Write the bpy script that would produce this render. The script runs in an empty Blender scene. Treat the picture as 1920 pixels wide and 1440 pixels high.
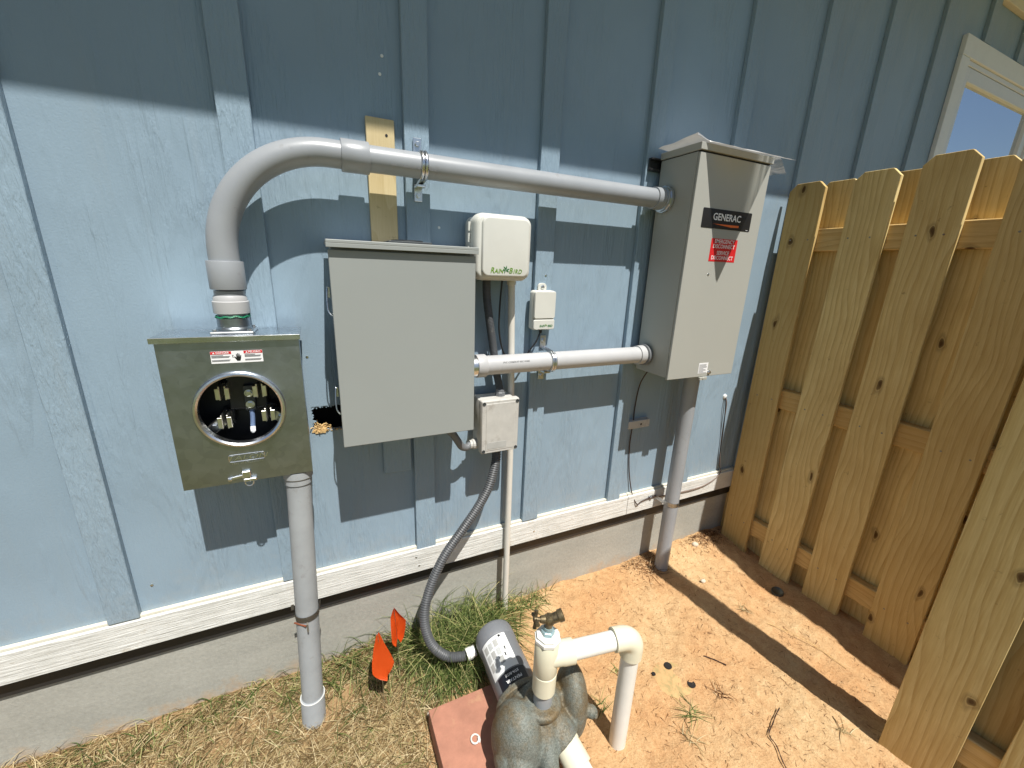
import bpy, bmesh, math, random
from mathutils import Vector, Matrix, noise
random.seed(7)
scene = bpy.context.scene
COL = scene.collection

# ------------------------------------------------------------------ camera
cam_d = bpy.data.cameras.new('camera'); cam = bpy.data.objects.new('camera', cam_d); COL.objects.link(cam)
cam_d.sensor_width = 36.0; cam_d.lens = 14.325; cam_d.clip_start = 0.02; cam_d.clip_end = 500
RX = Vector((0.90613504, -0.42131834, 0.03755185))      # image right in world
RD = Vector((-0.08410235, -0.26645944, -0.96016986))    # image down
RF = Vector((0.41454322, 0.86688536, -0.2768821))       # forward
cam.matrix_world = Matrix(((RX.x, -RD.x, -RF.x, 0.0), (RX.y, -RD.y, -RF.y, -1.23), (RX.z, -RD.z, -RF.z, 1.34), (0, 0, 0, 1)))
scene.camera = cam

# ------------------------------------------------------------------ sky and sun
SUNV = Vector((0.14, -1.0, 1.95)).normalized()           # towards the sun
world = bpy.data.worlds.new('World'); scene.world = world; world.use_nodes = True
wn = world.node_tree; bg = wn.nodes['Background']
sky = wn.nodes.new('ShaderNodeTexSky'); sky.sky_type = 'NISHITA'; sky.sun_disc = False
sky.sun_elevation = math.asin(SUNV.z); sky.sun_rotation = math.atan2(SUNV.x, SUNV.y)
sky.air_density = 1.0; sky.dust_density = 0.6; sky.ozone_density = 1.5
wn.links.new(sky.outputs[0], bg.inputs[0]); bg.inputs[1].default_value = 0.062
sun_d = bpy.data.lights.new('sun', 'SUN'); sun = bpy.data.objects.new('sun', sun_d); COL.objects.link(sun)
sun_d.energy = 5.0; sun_d.angle = math.radians(0.53); sun_d.color = (1.0, 0.965, 0.905)
sun.rotation_euler = SUNV.to_track_quat('Z', 'Y').to_euler(); sun.location = (1, -4, 6)
vs = scene.view_settings; vs.view_transform = 'Standard'; vs.look = 'None'; vs.gamma = 1.0; vs.exposure = 0.38
vs.use_curve_mapping = False

# ------------------------------------------------------------------ material helpers
def srgb(r, g, b):
    f = lambda c: (c/255/12.92) if c/255 <= 0.04045 else ((c/255+0.055)/1.055)**2.4
    return (f(r), f(g), f(b), 1.0)
class NT:
    def __init__(s, name):
        s.m = bpy.data.materials.new(name); s.m.use_nodes = True; s.t = s.m.node_tree
        s.b = s.t.nodes['Principled BSDF']; s.out = s.t.nodes['Material Output']
    def n(s, typ, **kw):
        x = s.t.nodes.new(typ)
        for k, v in kw.items():
            if k in x.inputs: x.inputs[k].default_value = v
            else: setattr(x, k, v)
        return x
    def l(s, a, b): s.t.links.new(a, b)
    def coord(s, scale=(1, 1, 1), rnd=False, rot=(0, 0, 0)):
        tc = s.n('ShaderNodeTexCoord'); mp = s.n('ShaderNodeMapping'); mp.inputs['Scale'].default_value = scale
        mp.inputs['Rotation'].default_value = rot
        s.l(tc.outputs['Object'], mp.inputs[0])
        if rnd:
            oi = s.n('ShaderNodeObjectInfo'); mu = s.n('ShaderNodeVectorMath', operation='MULTIPLY')
            cx = s.n('ShaderNodeCombineXYZ')
            for i in range(3): s.l(oi.outputs['Random'], cx.inputs[i])
            s.l(cx.outputs[0], mu.inputs[0]); mu.inputs[1].default_value = (37.0, 53.0, 71.0)
            s.l(mu.outputs[0], mp.inputs['Location'])
        return mp.outputs[0]
    def noise(s, vec, scale, detail=4, rough=0.55, dist=0.0):
        x = s.n('ShaderNodeTexNoise'); x.inputs['Scale'].default_value = scale; x.inputs['Detail'].default_value = detail
        x.inputs['Roughness'].default_value = rough; x.inputs['Distortion'].default_value = dist
        if vec is not None: s.l(vec, x.inputs['Vector'])
        return x.outputs[0]
    def ramp(s, fac, stops):
        x = s.n('ShaderNodeValToRGB'); e = x.color_ramp.elements
        while len(e) < len(stops): e.new(0.5)
        for i, (p, c) in enumerate(stops):
            e[i].position = p; e[i].color = c if len(c) == 4 else (*c, 1)
        s.l(fac, x.inputs[0]); return x.outputs[0]
    def mix(s, fac, a, b, mode='MIX'):
        x = s.n('ShaderNodeMix', data_type='RGBA', blend_type=mode)
        for sock, v in ((x.inputs[0], fac), (x.inputs[6], a), (x.inputs[7], b)):
            if hasattr(v, 'is_output'): s.l(v, sock)
            else: sock.default_value = v
        return x.outputs[2]
    def math(s, op, a, b=0.0, c=None):
        x = s.n('ShaderNodeMath', operation=op)
        for i, v in enumerate((a, b, c)):
            if v is None: continue
            if hasattr(v, 'is_output'): s.l(v, x.inputs[i])
            else: x.inputs[i].default_value = v
        return x.outputs[0]
    def bump(s, h, strength=0.3, dist=0.002, prev=None):
        x = s.n('ShaderNodeBump'); x.inputs['Strength'].default_value = strength; x.inputs['Distance'].default_value = dist
        s.l(h, x.inputs['Height'])
        if prev is not None: s.l(prev, x.inputs['Normal'])
        return x.outputs[0]
    def set(s, color=None, rough=None, metal=None, normal=None, spec=None):
        for k, v in (('Base Color', color), ('Roughness', rough), ('Metallic', metal), ('Normal', normal), ('Specular IOR Level', spec)):
            if v is None: continue
            if hasattr(v, 'is_output'): s.l(v, s.b.inputs[k])
            else: s.b.inputs[k].default_value = v
        return s.m
M = {}
def simple(name, col, rough=0.5, metal=0.0, var=0.12, vscale=18, bump=0.0, bscale=200, spec=None, dirt=None):
    t = NT(name); v = t.coord()
    nz = t.noise(v, vscale, 5, 0.6)
    lo = tuple(c*(1-var) for c in col[:3])+(1,); hi = tuple(min(1, c*(1+var)) for c in col[:3])+(1,)
    c = t.ramp(nz, [(0.3, lo), (0.7, hi)])
    if dirt:
        n2 = t.noise(v, dirt[1], 6, 0.7); f = t.ramp(n2, [(dirt[2], (0, 0, 0, 1)), (dirt[2]+0.12, (1, 1, 1, 1))])
        c = t.mix(t.math('MULTIPLY', f, dirt[3]), c, dirt[0])
    r = t.math('MULTIPLY_ADD', nz, 0.2, rough-0.1)
    nr = t.bump(t.noise(v, bscale, 3), bump, 0.001) if bump else None
    M[name] = t.set(c, r, metal, nr, spec); return M[name]

# --- painted siding (vertical embossed grain)
def siding(name, col, coarse):
    t = NT(name); v3 = t.coord(rnd=True); v = t.coord((1, 1, 0.022), rnd=True); v2 = t.coord((1, 1, 0.16), rnd=True)
    big = t.noise(v3, 3.0, 3)
    streak = t.noise(v, 130, 2, 0.6, 0.2)
    chips = t.ramp(t.noise(v2, 85 if not coarse else 130, 3, 0.6, 0.35), [(0.40, (0, 0, 0)), (0.60, (1, 1, 1))])
    mask = t.ramp(t.noise(t.coord((1, 1, 0.22), rnd=True), 8, 3, 0.6, 0.6), [(0.44, (0.10,)*3), (0.60, (1,)*3)])
    peel = t.noise(v3, 260, 2)
    hgt = t.math('ADD', t.math('MULTIPLY', t.math('MULTIPLY', streak, mask), 1.7 if not coarse else 0.5), t.math('MULTIPLY', t.math('MULTIPLY', chips, mask) if not coarse else chips, 0.45 if not coarse else 0.6))
    hgt = t.math('ADD', hgt, t.math('MULTIPLY', peel, 0.16))
    lo = tuple(c*0.93 for c in col[:3])+(1,); hi = tuple(c*1.05 for c in col[:3])+(1,)
    c = t.ramp(big, [(0.3, lo), (0.7, hi)])
    # dust, small scuffs
    sc = t.ramp(t.noise(v3, 55, 6, 0.75), [(0.70, (0, 0, 0)), (0.78, (1, 1, 1))])
    c = t.mix(t.math('MULTIPLY', sc, 0.12), c, srgb(205, 208, 205))
    dr = t.ramp(t.noise(t.coord((1, 1, 0.05), rnd=True), 26, 4, 0.6), [(0.55, (0, 0, 0)), (0.75, (1, 1, 1))])
    c = t.mix(t.math('MULTIPLY', dr, 0.10), c, srgb(150, 150, 142))
    sz = t.n('ShaderNodeSeparateXYZ'); t.l(t.coord(), sz.inputs[0])
    lowz = t.ramp(t.math('ADD', t.math('MULTIPLY', sz.outputs[2], -2.2), t.math('MULTIPLY_ADD', t.noise(v3, 18, 6, 0.75), 1.5, 0.75)), [(0.45, (0, 0, 0)), (1.0, (1, 1, 1))])
    c = t.mix(t.math('MULTIPLY', lowz, 0.22), c, srgb(176, 164, 142))
    nr = t.bump(hgt, 0.7 if coarse else 0.75, 0.0024 if coarse else 0.0032)
    M[name] = t.set(c, t.math('MULTIPLY_ADD', big, 0.15, 0.36), 0, nr, 0.4)
BLUE = (0.262, 0.352, 0.428, 1)
siding('siding_paint', BLUE, False); siding('batten_paint', (0.262, 0.352, 0.426, 1), True)
# --- white trim with horizontal grain
t = NT('trim_paint'); v = t.coord((0.05, 1, 1)); g = t.noise(v, 170, 4, 0.65, 0.5); g2 = t.noise(t.coord((0.12, 1, 1)), 60, 3)
c = t.ramp(t.noise(t.coord(), 14, 6, 0.7), [(0.35, srgb(206, 206, 200)), (0.6, srgb(222, 222, 217)), (0.74, srgb(188, 180, 164))])
M['trim_paint'] = t.set(c, 0.55, 0, t.bump(t.math('ADD', g, t.math('MULTIPLY', g2, 0.6)), 0.75, 0.004))
simple('bare_trim', srgb(204, 200, 184), 0.7, var=0.08, vscale=40, bump=0.3, bscale=150)
# --- concrete
t = NT('concrete'); v = t.coord(); n1 = t.noise(v, 6, 6, 0.65); n2 = t.noise(v, 90, 5, 0.7); n3 = t.noise(t.coord((0.4, 1, 2.2)), 4, 4)
c = t.mix(0.5, t.ramp(n1, [(0.3, srgb(144, 145, 138)), (0.72, srgb(172, 172, 164))]), t.ramp(n3, [(0.3, srgb(138, 139, 133)), (0.7, srgb(176, 176, 167))]))
c = t.mix(0.25, c, t.ramp(n2, [(0.3, srgb(140, 132, 118)), (0.7, srgb(202, 198, 184))]))
# soil splashed on the lower part of the concrete
sz = t.n('ShaderNodeSeparateXYZ'); t.l(t.coord(), sz.inputs[0])
zz = t.math('MULTIPLY_ADD', sz.outputs[2], -9.0, t.math('MULTIPLY_ADD', t.noise(t.coord(), 22, 5, 0.7), 2.2, -0.35))
f = t.ramp(zz, [(0.35, (0, 0, 0)), (1.0, (1, 1, 1))])
c = t.mix(t.math('MULTIPLY', f, 0.5), c, srgb(186, 150, 108))
M['concrete'] = t.set(c, 0.88, 0, t.bump(t.math('ADD', n2, n1), 0.35, 0.003))
# --- treated pine
def pine(name, lo, mid, hi, axis='z', knots=0.66):
    t = NT(name); along = {'z': (1, 1, 0.035), 'y': (1, 0.035, 1)}[axis]
    v = t.coord(along, rnd=True); v3 = t.coord(rnd=True)
    warp = t.noise(t.coord({'z': (1, 1, 0.3), 'y': (1, 0.3, 1)}[axis], rnd=True), 5.0, 2, 0.5)
    wv = t.n('ShaderNodeTexWave', wave_type='BANDS', bands_direction='Y' if axis == 'z' else 'Z', wave_profile='SAW')
    wv.inputs['Scale'].default_value = 15; wv.inputs['Distortion'].default_value = 7.0; wv.inputs['Detail'].default_value = 2.5; wv.inputs['Detail Scale'].default_value = 0.9
    add = t.n('ShaderNodeVectorMath', operation='ADD'); t.l(v, add.inputs[0])
    cx = t.n('ShaderNodeCombineXYZ'); w2 = t.math('MULTIPLY', warp, 0.13); t.l(w2, cx.inputs[0]); t.l(w2, cx.inputs[1]); t.l(w2, cx.inputs[2]); t.l(cx.outputs[0], add.inputs[1])
    t.l(add.outputs[0], wv.inputs['Vector'])
    fib = t.noise(v, 330, 3, 0.65)
    c = t.ramp(wv.outputs[1], [(0.0, hi), (0.62, mid), (0.97, lo), (1.0, mid)])
    c = t.mix(0.40, c, mid)
    blot = t.noise(v3, 4.0, 5, 0.6); c = t.mix(t.ramp(blot, [(0.35, (0, 0, 0)), (0.75, (0.55,)*3)]), c, lo)
    c = t.mix(0.3, c, t.ramp(fib, [(0.3, lo), (0.7, hi)]))
    oi = t.n('ShaderNodeObjectInfo'); c = t.mix(t.math('MULTIPLY', oi.outputs['Random'], 0.55), c, lo)
    # knots
    vk = t.coord({'z': (1, 9.0, 4.4), 'y': (1, 4.4, 9.0)}[axis], rnd=True)
    dst = t.n('ShaderNodeVectorMath', operation='ADD'); t.l(vk, dst.inputs[0])
    nn = t.n('ShaderNodeTexNoise'); nn.inputs['Scale'].default_value = 2.2; t.l(vk, nn.inputs['Vector'])
    sub = t.n('ShaderNodeVectorMath', operation='SCALE'); t.l(nn.outputs[1], sub.inputs[0]); sub.inputs['Scale'].default_value = 0.35; t.l(sub.outputs[0], dst.inputs[1])
    vo = t.n('ShaderNodeTexVoronoi', voronoi_dimensions='2D'); vo.inputs['Scale'].default_value = 1.0; vo.inputs['Randomness'].default_value = 1.0
    k1 = t.n('ShaderNodeSeparateXYZ'); k2 = t.n('ShaderNodeCombineXYZ'); t.l(dst.outputs[0], k1.inputs[0]); t.l(k1.outputs[1], k2.inputs[0]); t.l(k1.outputs[2], k2.inputs[1]); t.l(k2.outputs[0], vo.inputs['Vector'])
    sel = t.n('ShaderNodeSeparateColor'); t.l(vo.outputs['Color'], sel.inputs[0])
    has = t.math('GREATER_THAN', sel.outputs[0], knots)
    k = t.ramp(vo.outputs['Distance'], [(0.03, (1,)*3), (0.062, (0.8,)*3), (0.078, (0.15,)*3), (0.092, (0.4,)*3), (0.15, (0,)*3)])
    kf = t.math('MULTIPLY', k, has)
    c = t.mix(t.math('MULTIPLY', kf, 0.92), c, srgb(74, 46, 22))
    # mill dirt specks
    sp = t.ramp(t.noise(v3, 30, 4, 0.7), [(0.66, (0, 0, 0)), (0.74, (1, 1, 1))]); c = t.mix(t.math('MULTIPLY', sp, 0.45), c, srgb(96, 70, 40))
    nr = t.bump(t.math('ADD', t.math('MULTIPLY', fib, 0.7), t.math('MULTIPLY', wv.outputs[1], 0.5)), 0.5, 0.0016)
    M[name] = t.set(c, 0.78, 0, nr, 0.2)
pine('pine', srgb(172, 138, 80), srgb(220, 195, 132), srgb(238, 219, 164))
pine('pine_rail', srgb(172, 136, 78), srgb(214, 182, 120), srgb(230, 204, 150), 'y')
pine('bare_board', srgb(190, 170, 126), srgb(206, 188, 146), srgb(218, 202, 164), knots=2.0)
# --- soil
t = NT('soil'); v = t.coord(); n1 = t.noise(v, 3.2, 5, 0.6); n2 = t.noise(v, 26, 6, 0.65); n3 = t.noise(v, 160, 4, 0.7)
sand = t.ramp(n2, [(0.28, srgb(180, 145, 104)), (0.5, srgb(201, 170, 126)), (0.72, srgb(214, 187, 146))])
red = t.ramp(n2, [(0.3, srgb(168, 120, 78)), (0.7, srgb(202, 154, 104))])
c = t.mix(t.ramp(n1, [(0.36, (0, 0, 0)), (0.62, (0.9,)*3)]), sand, red)
sx = t.n('ShaderNodeSeparateXYZ'); t.l(v, sx.inputs[0])
left = t.ramp(t.math('ADD', t.math('MULTIPLY', sx.outputs[0], -1.6), t.math('MULTIPLY_ADD', n1, 1.4, 0.1)), [(0.35, (0, 0, 0)), (0.8, (1, 1, 1))])
c = t.mix(left, c, t.ramp(n2, [(0.3, srgb(100, 80, 54)), (0.7, srgb(152, 126, 90))]))
c = t.mix(0.35, c, t.ramp(n3, [(0.3, srgb(146, 108, 72)), (0.72, srgb(220, 188, 146))]))
spk = t.ramp(t.noise(t.coord((1, 0.5, 1), rot=(0, 0, 0.5)), 75, 5, 0.75), [(0.66, (0, 0, 0)), (0.73, (1, 1, 1))]); c = t.mix(t.math('MULTIPLY', spk, 0.22), c, srgb(120, 80, 46))
lawn = t.ramp(t.math('ADD', t.math('MULTIPLY', sx.outputs[1], -1.0), t.math('MULTIPLY_ADD', n1, 0.5, -1.45)), [(0.0, (0, 0, 0)), (0.25, (1, 1, 1))])
c = t.mix(lawn, c, t.ramp(n2, [(0.3, srgb(66, 76, 40)), (0.7, srgb(112, 112, 64))]))
vo = t.n('ShaderNodeTexVoronoi'); vo.inputs['Scale'].default_value = 70; t.l(v, vo.inputs['Vector'])
hg = t.math('ADD', t.math('ADD', t.math('MULTIPLY', n2, 1.0), t.math('MULTIPLY', n3, 0.45)), t.math('MULTIPLY', vo.outputs['Distance'], -0.12))
M['soil'] = t.set(c, 0.95, 0, t.bump(hg, 0.8, 0.013), 0.1)
# --- metals
def galv(name, col, rough, spangle=0.14):
    t = NT(name); v = t.coord(); vo = t.n('ShaderNodeTexVoronoi'); vo.inputs['Scale'].default_value = 60; t.l(v, vo.inputs['Vector'])
    sc = t.n('ShaderNodeSeparateColor'); t.l(vo.outputs['Color'], sc.inputs[0])
    n1 = t.noise(v, 9, 5, 0.65); n2 = t.noise(t.coord((1, 1, 14)), 40, 3)
    f = t.math('ADD', t.math('MULTIPLY', sc.outputs[0], 0.25), t.math('MULTIPLY', n1, 0.75))
    c = t.ramp(f, [(0.25, tuple(x*(1-spangle) for x in col[:3])), (0.75, tuple(min(1, x*(1+spangle)) for x in col[:3]))])
    r = t.math('ADD', t.math('MULTIPLY_ADD', n1, 0.22, rough-0.12), t.math('MULTIPLY', n2, 0.06))
    M[name] = t.set(c, r, 1.0, t.bump(t.math('ADD', n2, t.math('MULTIPLY', n1, 3.0)), 0.06, 0.002))
galv('galvanised', (0.35, 0.385, 0.42), 0.36); galv('bright_steel', (0.60, 0.63, 0.66), 0.24); galv('zinc', (0.68, 0.70, 0.72), 0.28); galv('lug_metal', (0.80, 0.78, 0.72), 0.3)
# powder-coated enclosure grey: orange-peel
def powder(name, col):
    t = NT(name); v = t.coord(); n1 = t.noise(v, 2.5, 4); n2 = t.noise(v, 700, 2); n3 = t.noise(v, 30, 6, 0.7)
    c = t.ramp(n1, [(0.3, tuple(x*0.97 for x in col[:3])), (0.7, tuple(x*1.03 for x in col[:3]))])
    d = t.ramp(n3, [(0.66, (0, 0, 0)), (0.76, (1, 1, 1))]); c = t.mix(t.math('MULTIPLY', d, 0.10), c, srgb(200, 190, 170))
    M[name] = t.set(c, t.math('MULTIPLY_ADD', n3, 0.18, 0.36), 0, t.bump(t.math('ADD', n2, t.math('MULTIPLY', n1, 3.0)), 0.06, 0.001), 0.45)
powder('panel_grey', srgb(149, 153, 150)); powder('switch_grey', srgb(166, 166, 158))
simple('pvc_grey', srgb(150, 154, 158), 0.36, var=0.06, vscale=7, bump=0.05, dirt=(srgb(112, 106, 98), 22, 0.60, 0.40))
simple('pvc_grey_pale', srgb(178, 178, 178), 0.45, var=0.05, vscale=9, dirt=(srgb(150, 146, 138), 30, 0.66, 0.3))
simple('pvc_grey_old', srgb(154, 158, 160), 0.55, var=0.1, vscale=11, dirt=(srgb(112, 102, 90), 14, 0.60, 0.45))
simple('pvc_white', srgb(224, 224, 217), 0.35, var=0.03, dirt=(srgb(190, 178, 150), 16, 0.66, 0.35))
simple('pvc_cream', srgb(218, 214, 190), 0.38, var=0.04, dirt=(srgb(170, 150, 112), 13, 0.64, 0.4))
simple('white_conduit', srgb(214, 210, 200), 0.45, var=0.04, dirt=(srgb(180, 166, 140), 18, 0.64, 0.35))
simple('shell_white', srgb(206, 206, 198), 0.42, var=0.03, vscale=12, dirt=(srgb(170, 165, 150), 40, 0.70, 0.25))
simple('jbox_grey', srgb(186, 184, 178), 0.6, var=0.07, vscale=30, bump=0.1, bscale=300, dirt=(srgb(140, 130, 118), 22, 0.55, 0.5))
simple('flex_dark', srgb(76, 78, 80), 0.5, var=0.15, dirt=(srgb(140, 132, 120), 30, 0.62, 0.4))
simple('flex_grey', srgb(112, 114, 116), 0.5, var=0.12, dirt=(srgb(150, 140, 128), 30, 0.62, 0.4))
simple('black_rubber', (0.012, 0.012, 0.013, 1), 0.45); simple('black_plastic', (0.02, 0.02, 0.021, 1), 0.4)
simple('brown_wire', srgb(58, 40, 34), 0.5); simple('grey_wire', srgb(120, 104, 96), 0.5)
simple('cavity', (0.012, 0.01, 0.009, 1), 0.9); simple('fibre', srgb(196, 164, 112), 0.9, var=0.3, vscale=60, bump=0.6)
simple('window_trim', srgb(222, 225, 224), 0.5, var=0.03, bump=0.1); simple('vinyl', srgb(216, 220, 222), 0.35, var=0.02)
simple('soffit_paint', srgb(214, 206, 188), 0.7, var=0.04); simple('shingle', srgb(92, 86, 80), 0.9, var=0.3, vscale=40, bump=0.6)
simple('rust', srgb(120, 66, 40), 0.8, var=0.3, vscale=60, bump=0.4); simple('weathered_clip', srgb(140, 136, 126), 0.5, 0.6, dirt=(srgb(120, 66, 40), 40, 0.55, 0.7))
simple('flag_orange', (0.82, 0.115, 0.014, 1), 0.5, var=0.04)
simple('print_black', (0.012, 0.012, 0.012, 1), 0.4); simple('print_white', (0.85, 0.85, 0.85, 1), 0.45, var=0.02); simple('print_red', (0.60, 0.018, 0.022, 1), 0.4, var=0.03)
simple('print_green', srgb(98, 140, 20), 0.4, var=0.05); simple('print_dark_green', srgb(44, 110, 56), 0.4, var=0.05); simple('print_orange', srgb(226, 110, 50), 0.4, var=0.1); simple('print_grey', srgb(120, 120, 120), 0.5, var=0.2, vscale=300)
simple('decal_paper', srgb(226, 228, 226), 0.5, var=0.03, dirt=(srgb(180, 170, 150), 20, 0.64, 0.4)); simple('pale_print', srgb(186, 188, 186), 0.5, var=0.12, vscale=220); simple('decal_navy', srgb(18, 22, 32), 0.4, var=0.1); simple('decal_plate', srgb(172, 172, 168), 0.5, 0.0, var=0.1)
simple('motor_paint', srgb(112, 115, 119), 0.5, var=0.07, vscale=14, bump=0.15, bscale=120, dirt=(srgb(160, 148, 128), 20, 0.60, 0.35))
simple('green_sealant', srgb(24, 120, 84), 0.5); simple('silicone', srgb(225, 228, 226), 0.35); simple('dark_hub', srgb(70, 74, 76), 0.5, 0.3)
simple('blue_paint_nut', srgb(150, 176, 182), 0.4, 0.3); simple('ring_plastic', srgb(216, 214, 206), 0.4)
simple('paver_red', srgb(170, 120, 99), 0.9, var=0.14, vscale=20, bump=0.6, bscale=140, dirt=(srgb(196, 160, 120), 9, 0.56, 0.45))
simple('lid_green', srgb(166, 144, 98), 0.95, var=0.12, vscale=40, bump=0.8, bscale=90, dirt=(srgb(196, 156, 108), 34, 0.42, 0.95))
simple('blue_wire', srgb(92, 110, 140), 0.4); simple('cap_metal', srgb(100, 100, 92), 0.4, 0.8)
simple('stone', srgb(196, 184, 164), 0.85, var=0.25, vscale=30, bump=0.4)
# brass
t = NT('old_brass'); v = t.coord(); n = t.noise(v, 60, 5, 0.7); c = t.ramp(n, [(0.35, srgb(66, 60, 50)), (0.6, srgb(122, 108, 80)), (0.75, srgb(160, 134, 84))])
M['old_brass'] = t.set(c, 0.5, 0.7, t.bump(n, 0.3, 0.002))
# cast iron pump body, grey paint worn and rusting
t = NT('cast_iron'); v = t.coord(); n1 = t.noise(v, 9, 6, 0.7); n2 = t.noise(v, 260, 4, 0.7); n3 = t.noise(v, 5, 4)
c = t.ramp(n2, [(0.32, srgb(84, 88, 80)), (0.5, srgb(108, 113, 106)), (0.68, srgb(132, 136, 128))])
c = t.mix(t.ramp(n1, [(0.43, (0, 0, 0)), (0.62, (0.85,)*3)]), c, t.ramp(n2, [(0.3, srgb(74, 56, 30)), (0.7, srgb(124, 102, 62))]))
c = t.mix(t.ramp(n3, [(0.62, (0, 0, 0)), (0.72, (0.5,)*3)]), c, srgb(86, 104, 122))
M['cast_iron'] = t.set(c, 0.62, 0.15, t.bump(n2, 0.35, 0.003))
# window glass: dark room behind, strong sky reflection
t = NT('window_glass'); gl = t.n('ShaderNodeBsdfGlossy'); gl.inputs['Roughness'].default_value = 0.01; gl.inputs['Color'].default_value = (0.92, 0.96, 1.0, 1)
df = t.n('ShaderNodeBsdfDiffuse'); df.inputs['Color'].default_value = (0.03, 0.04, 0.05, 1)
mx = t.n('ShaderNodeMixShader'); fr = t.n('ShaderNodeFresnel'); fr.inputs['IOR'].default_value = 30.0
t.l(fr.outputs[0], mx.inputs[0]); t.l(df.outputs[0], mx.inputs[1]); t.l(gl.outputs[0], mx.inputs[2]); t.l(mx.outputs[0], t.out.inputs[0])
nz = t.bump(t.noise(t.coord(), 2.0, 2), 0.03, 0.05); t.l(nz, gl.inputs['Normal']); M['window_glass'] = t.m
# thin cloudy plastic film
t = NT('film'); tr = t.n('ShaderNodeBsdfTransparent'); tr.inputs['Color'].default_value = (0.80, 0.80, 0.78, 1)
dl = t.n('ShaderNodeBsdfDiffuse'); dl.inputs['Color'].default_value = (0.75, 0.75, 0.74, 1)
tl = t.n('ShaderNodeBsdfTranslucent'); tl.inputs['Color'].default_value = (0.30, 0.30, 0.295, 1)
g = t.n('ShaderNodeBsdfGlossy'); g.inputs['Roughness'].default_value = 0.25; g.inputs['Color'].default_value = (0.9, 0.9, 0.9, 1)
m1 = t.n('ShaderNodeMixShader'); m1.inputs[0].default_value = 0.45; t.l(dl.outputs[0], m1.inputs[1]); t.l(tl.outputs[0], m1.inputs[2])
m2 = t.n('ShaderNodeMixShader'); m2.inputs[0].default_value = 0.15; t.l(m1.outputs[0], m2.inputs[1]); t.l(g.outputs[0], m2.inputs[2])
m3 = t.n('ShaderNodeMixShader'); n = t.noise(t.coord((60, 6, 6)), 1.0, 3, 0.6)
at = t.n('ShaderNodeAttribute', attribute_name='thin'); fa = t.math('MULTIPLY', at.outputs['Fac'], t.ramp(n, [(0.38, (0.15,)*3), (0.62, (0.95,)*3)]))
t.l(t.math('MULTIPLY_ADD', fa, 0.88, 0.04), m3.inputs[0]); t.l(m2.outputs[0], m3.inputs[1]); t.l(tr.outputs[0], m3.inputs[2]); t.l(m3.outputs[0], t.out.inputs[0]); M['film'] = t.m
# plants
def blades_mat(name, stops):
    t = NT(name); g = t.n('ShaderNodeNewGeometry'); c = t.ramp(g.outputs['Random Per Island'], stops)
    t.set(c, 0.6, 0, None, 0.25); tl = t.n('ShaderNodeBsdfTranslucent'); t.l(c, tl.inputs[0])
    mx = t.n('ShaderNodeMixShader'); mx.inputs[0].default_value = 0.3; t.l(t.b.outputs[0], mx.inputs[1]); t.l(tl.outputs[0], mx.inputs[2]); t.l(mx.outputs[0], t.out.inputs[0]); M[name] = t.m
blades_mat('grass_green', [(0.0, srgb(58, 74, 36)), (0.4, srgb(86, 104, 50)), (0.72, srgb(122, 134, 76)), (1.0, srgb(190, 180, 126))])
blades_mat('grass_dry', [(0.0, srgb(84, 68, 44)), (0.35, srgb(140, 118, 80)), (0.7, srgb(184, 164, 120)), (1.0, srgb(216, 200, 160))])
blades_mat('debris', [(0.0, srgb(70, 44, 26)), (0.5, srgb(112, 76, 46)), (0.8, srgb(150, 108, 66)), (1.0, srgb(222, 200, 160))])

# ------------------------------------------------------------------ mesh helpers
def NB(): return bmesh.new()
def link(o, parent=None):
    COL.objects.link(o)
    if parent is not None:
        o.parent = parent
        if parent.type == 'EMPTY': o.location = -parent.location   # meshes are written in metres from the world origin
    return o
def obj(name, bm, mat, parent=None, smooth=None, label=None):
    bmesh.ops.recalc_face_normals(bm, faces=bm.faces[:])
    me = bpy.data.meshes.new(name); bm.to_mesh(me); bm.free()
    me.materials.append(M[mat])
    if smooth is not None:
        me.polygons.foreach_set('use_smooth', [True]*len(me.polygons)); me.set_sharp_from_angle(angle=math.radians(smooth))
    o = bpy.data.objects.new(name, me)
    if label: o['label'] = label
    return link(o, parent)
def tag(o, label, cat, group=None):
    o['label'] = label; o['category'] = cat
    if group: o['group'] = group
    return o
def thing(name, loc, label, cat, group=None):
    o = bpy.data.objects.new(name, None); COL.objects.link(o); o.location = loc; o.empty_display_size = 0.05
    return tag(o, label, cat, group)
def single(name, bm, mat, loc, label, cat, group=None, smooth=30):
    bmesh.ops.translate(bm, verts=bm.verts[:], vec=-Vector(loc))
    o = obj(name, bm, mat, None, smooth); o.location = loc
    return tag(o, label, cat, group)
def box(bm, x0, x1, y0, y1, z0, z1, bev=0.0, seg=1, rot=None, piv=None):
    r = bmesh.ops.create_cube(bm, size=1.0); vs_ = r['verts']
    for v in vs_:
        v.co = Vector(((x0+x1)/2+v.co.x*(x1-x0), (y0+y1)/2+v.co.y*(y1-y0), (z0+z1)/2+v.co.z*(z1-z0)))
    if bev > 0:
        es = list({e for v in vs_ for e in v.link_edges})
        rr = bmesh.ops.bevel(bm, geom=es, offset=bev, segments=seg, affect='EDGES', profile=0.5)
        vs_ = list({v for f in rr['faces'] for v in f.verts} | {v for v in vs_ if v.is_valid})
    if rot is not None: bmesh.ops.rotate(bm, verts=vs_, cent=piv or ((x0+x1)/2, (y0+y1)/2, (z0+z1)/2), matrix=rot)
    return vs_
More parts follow.
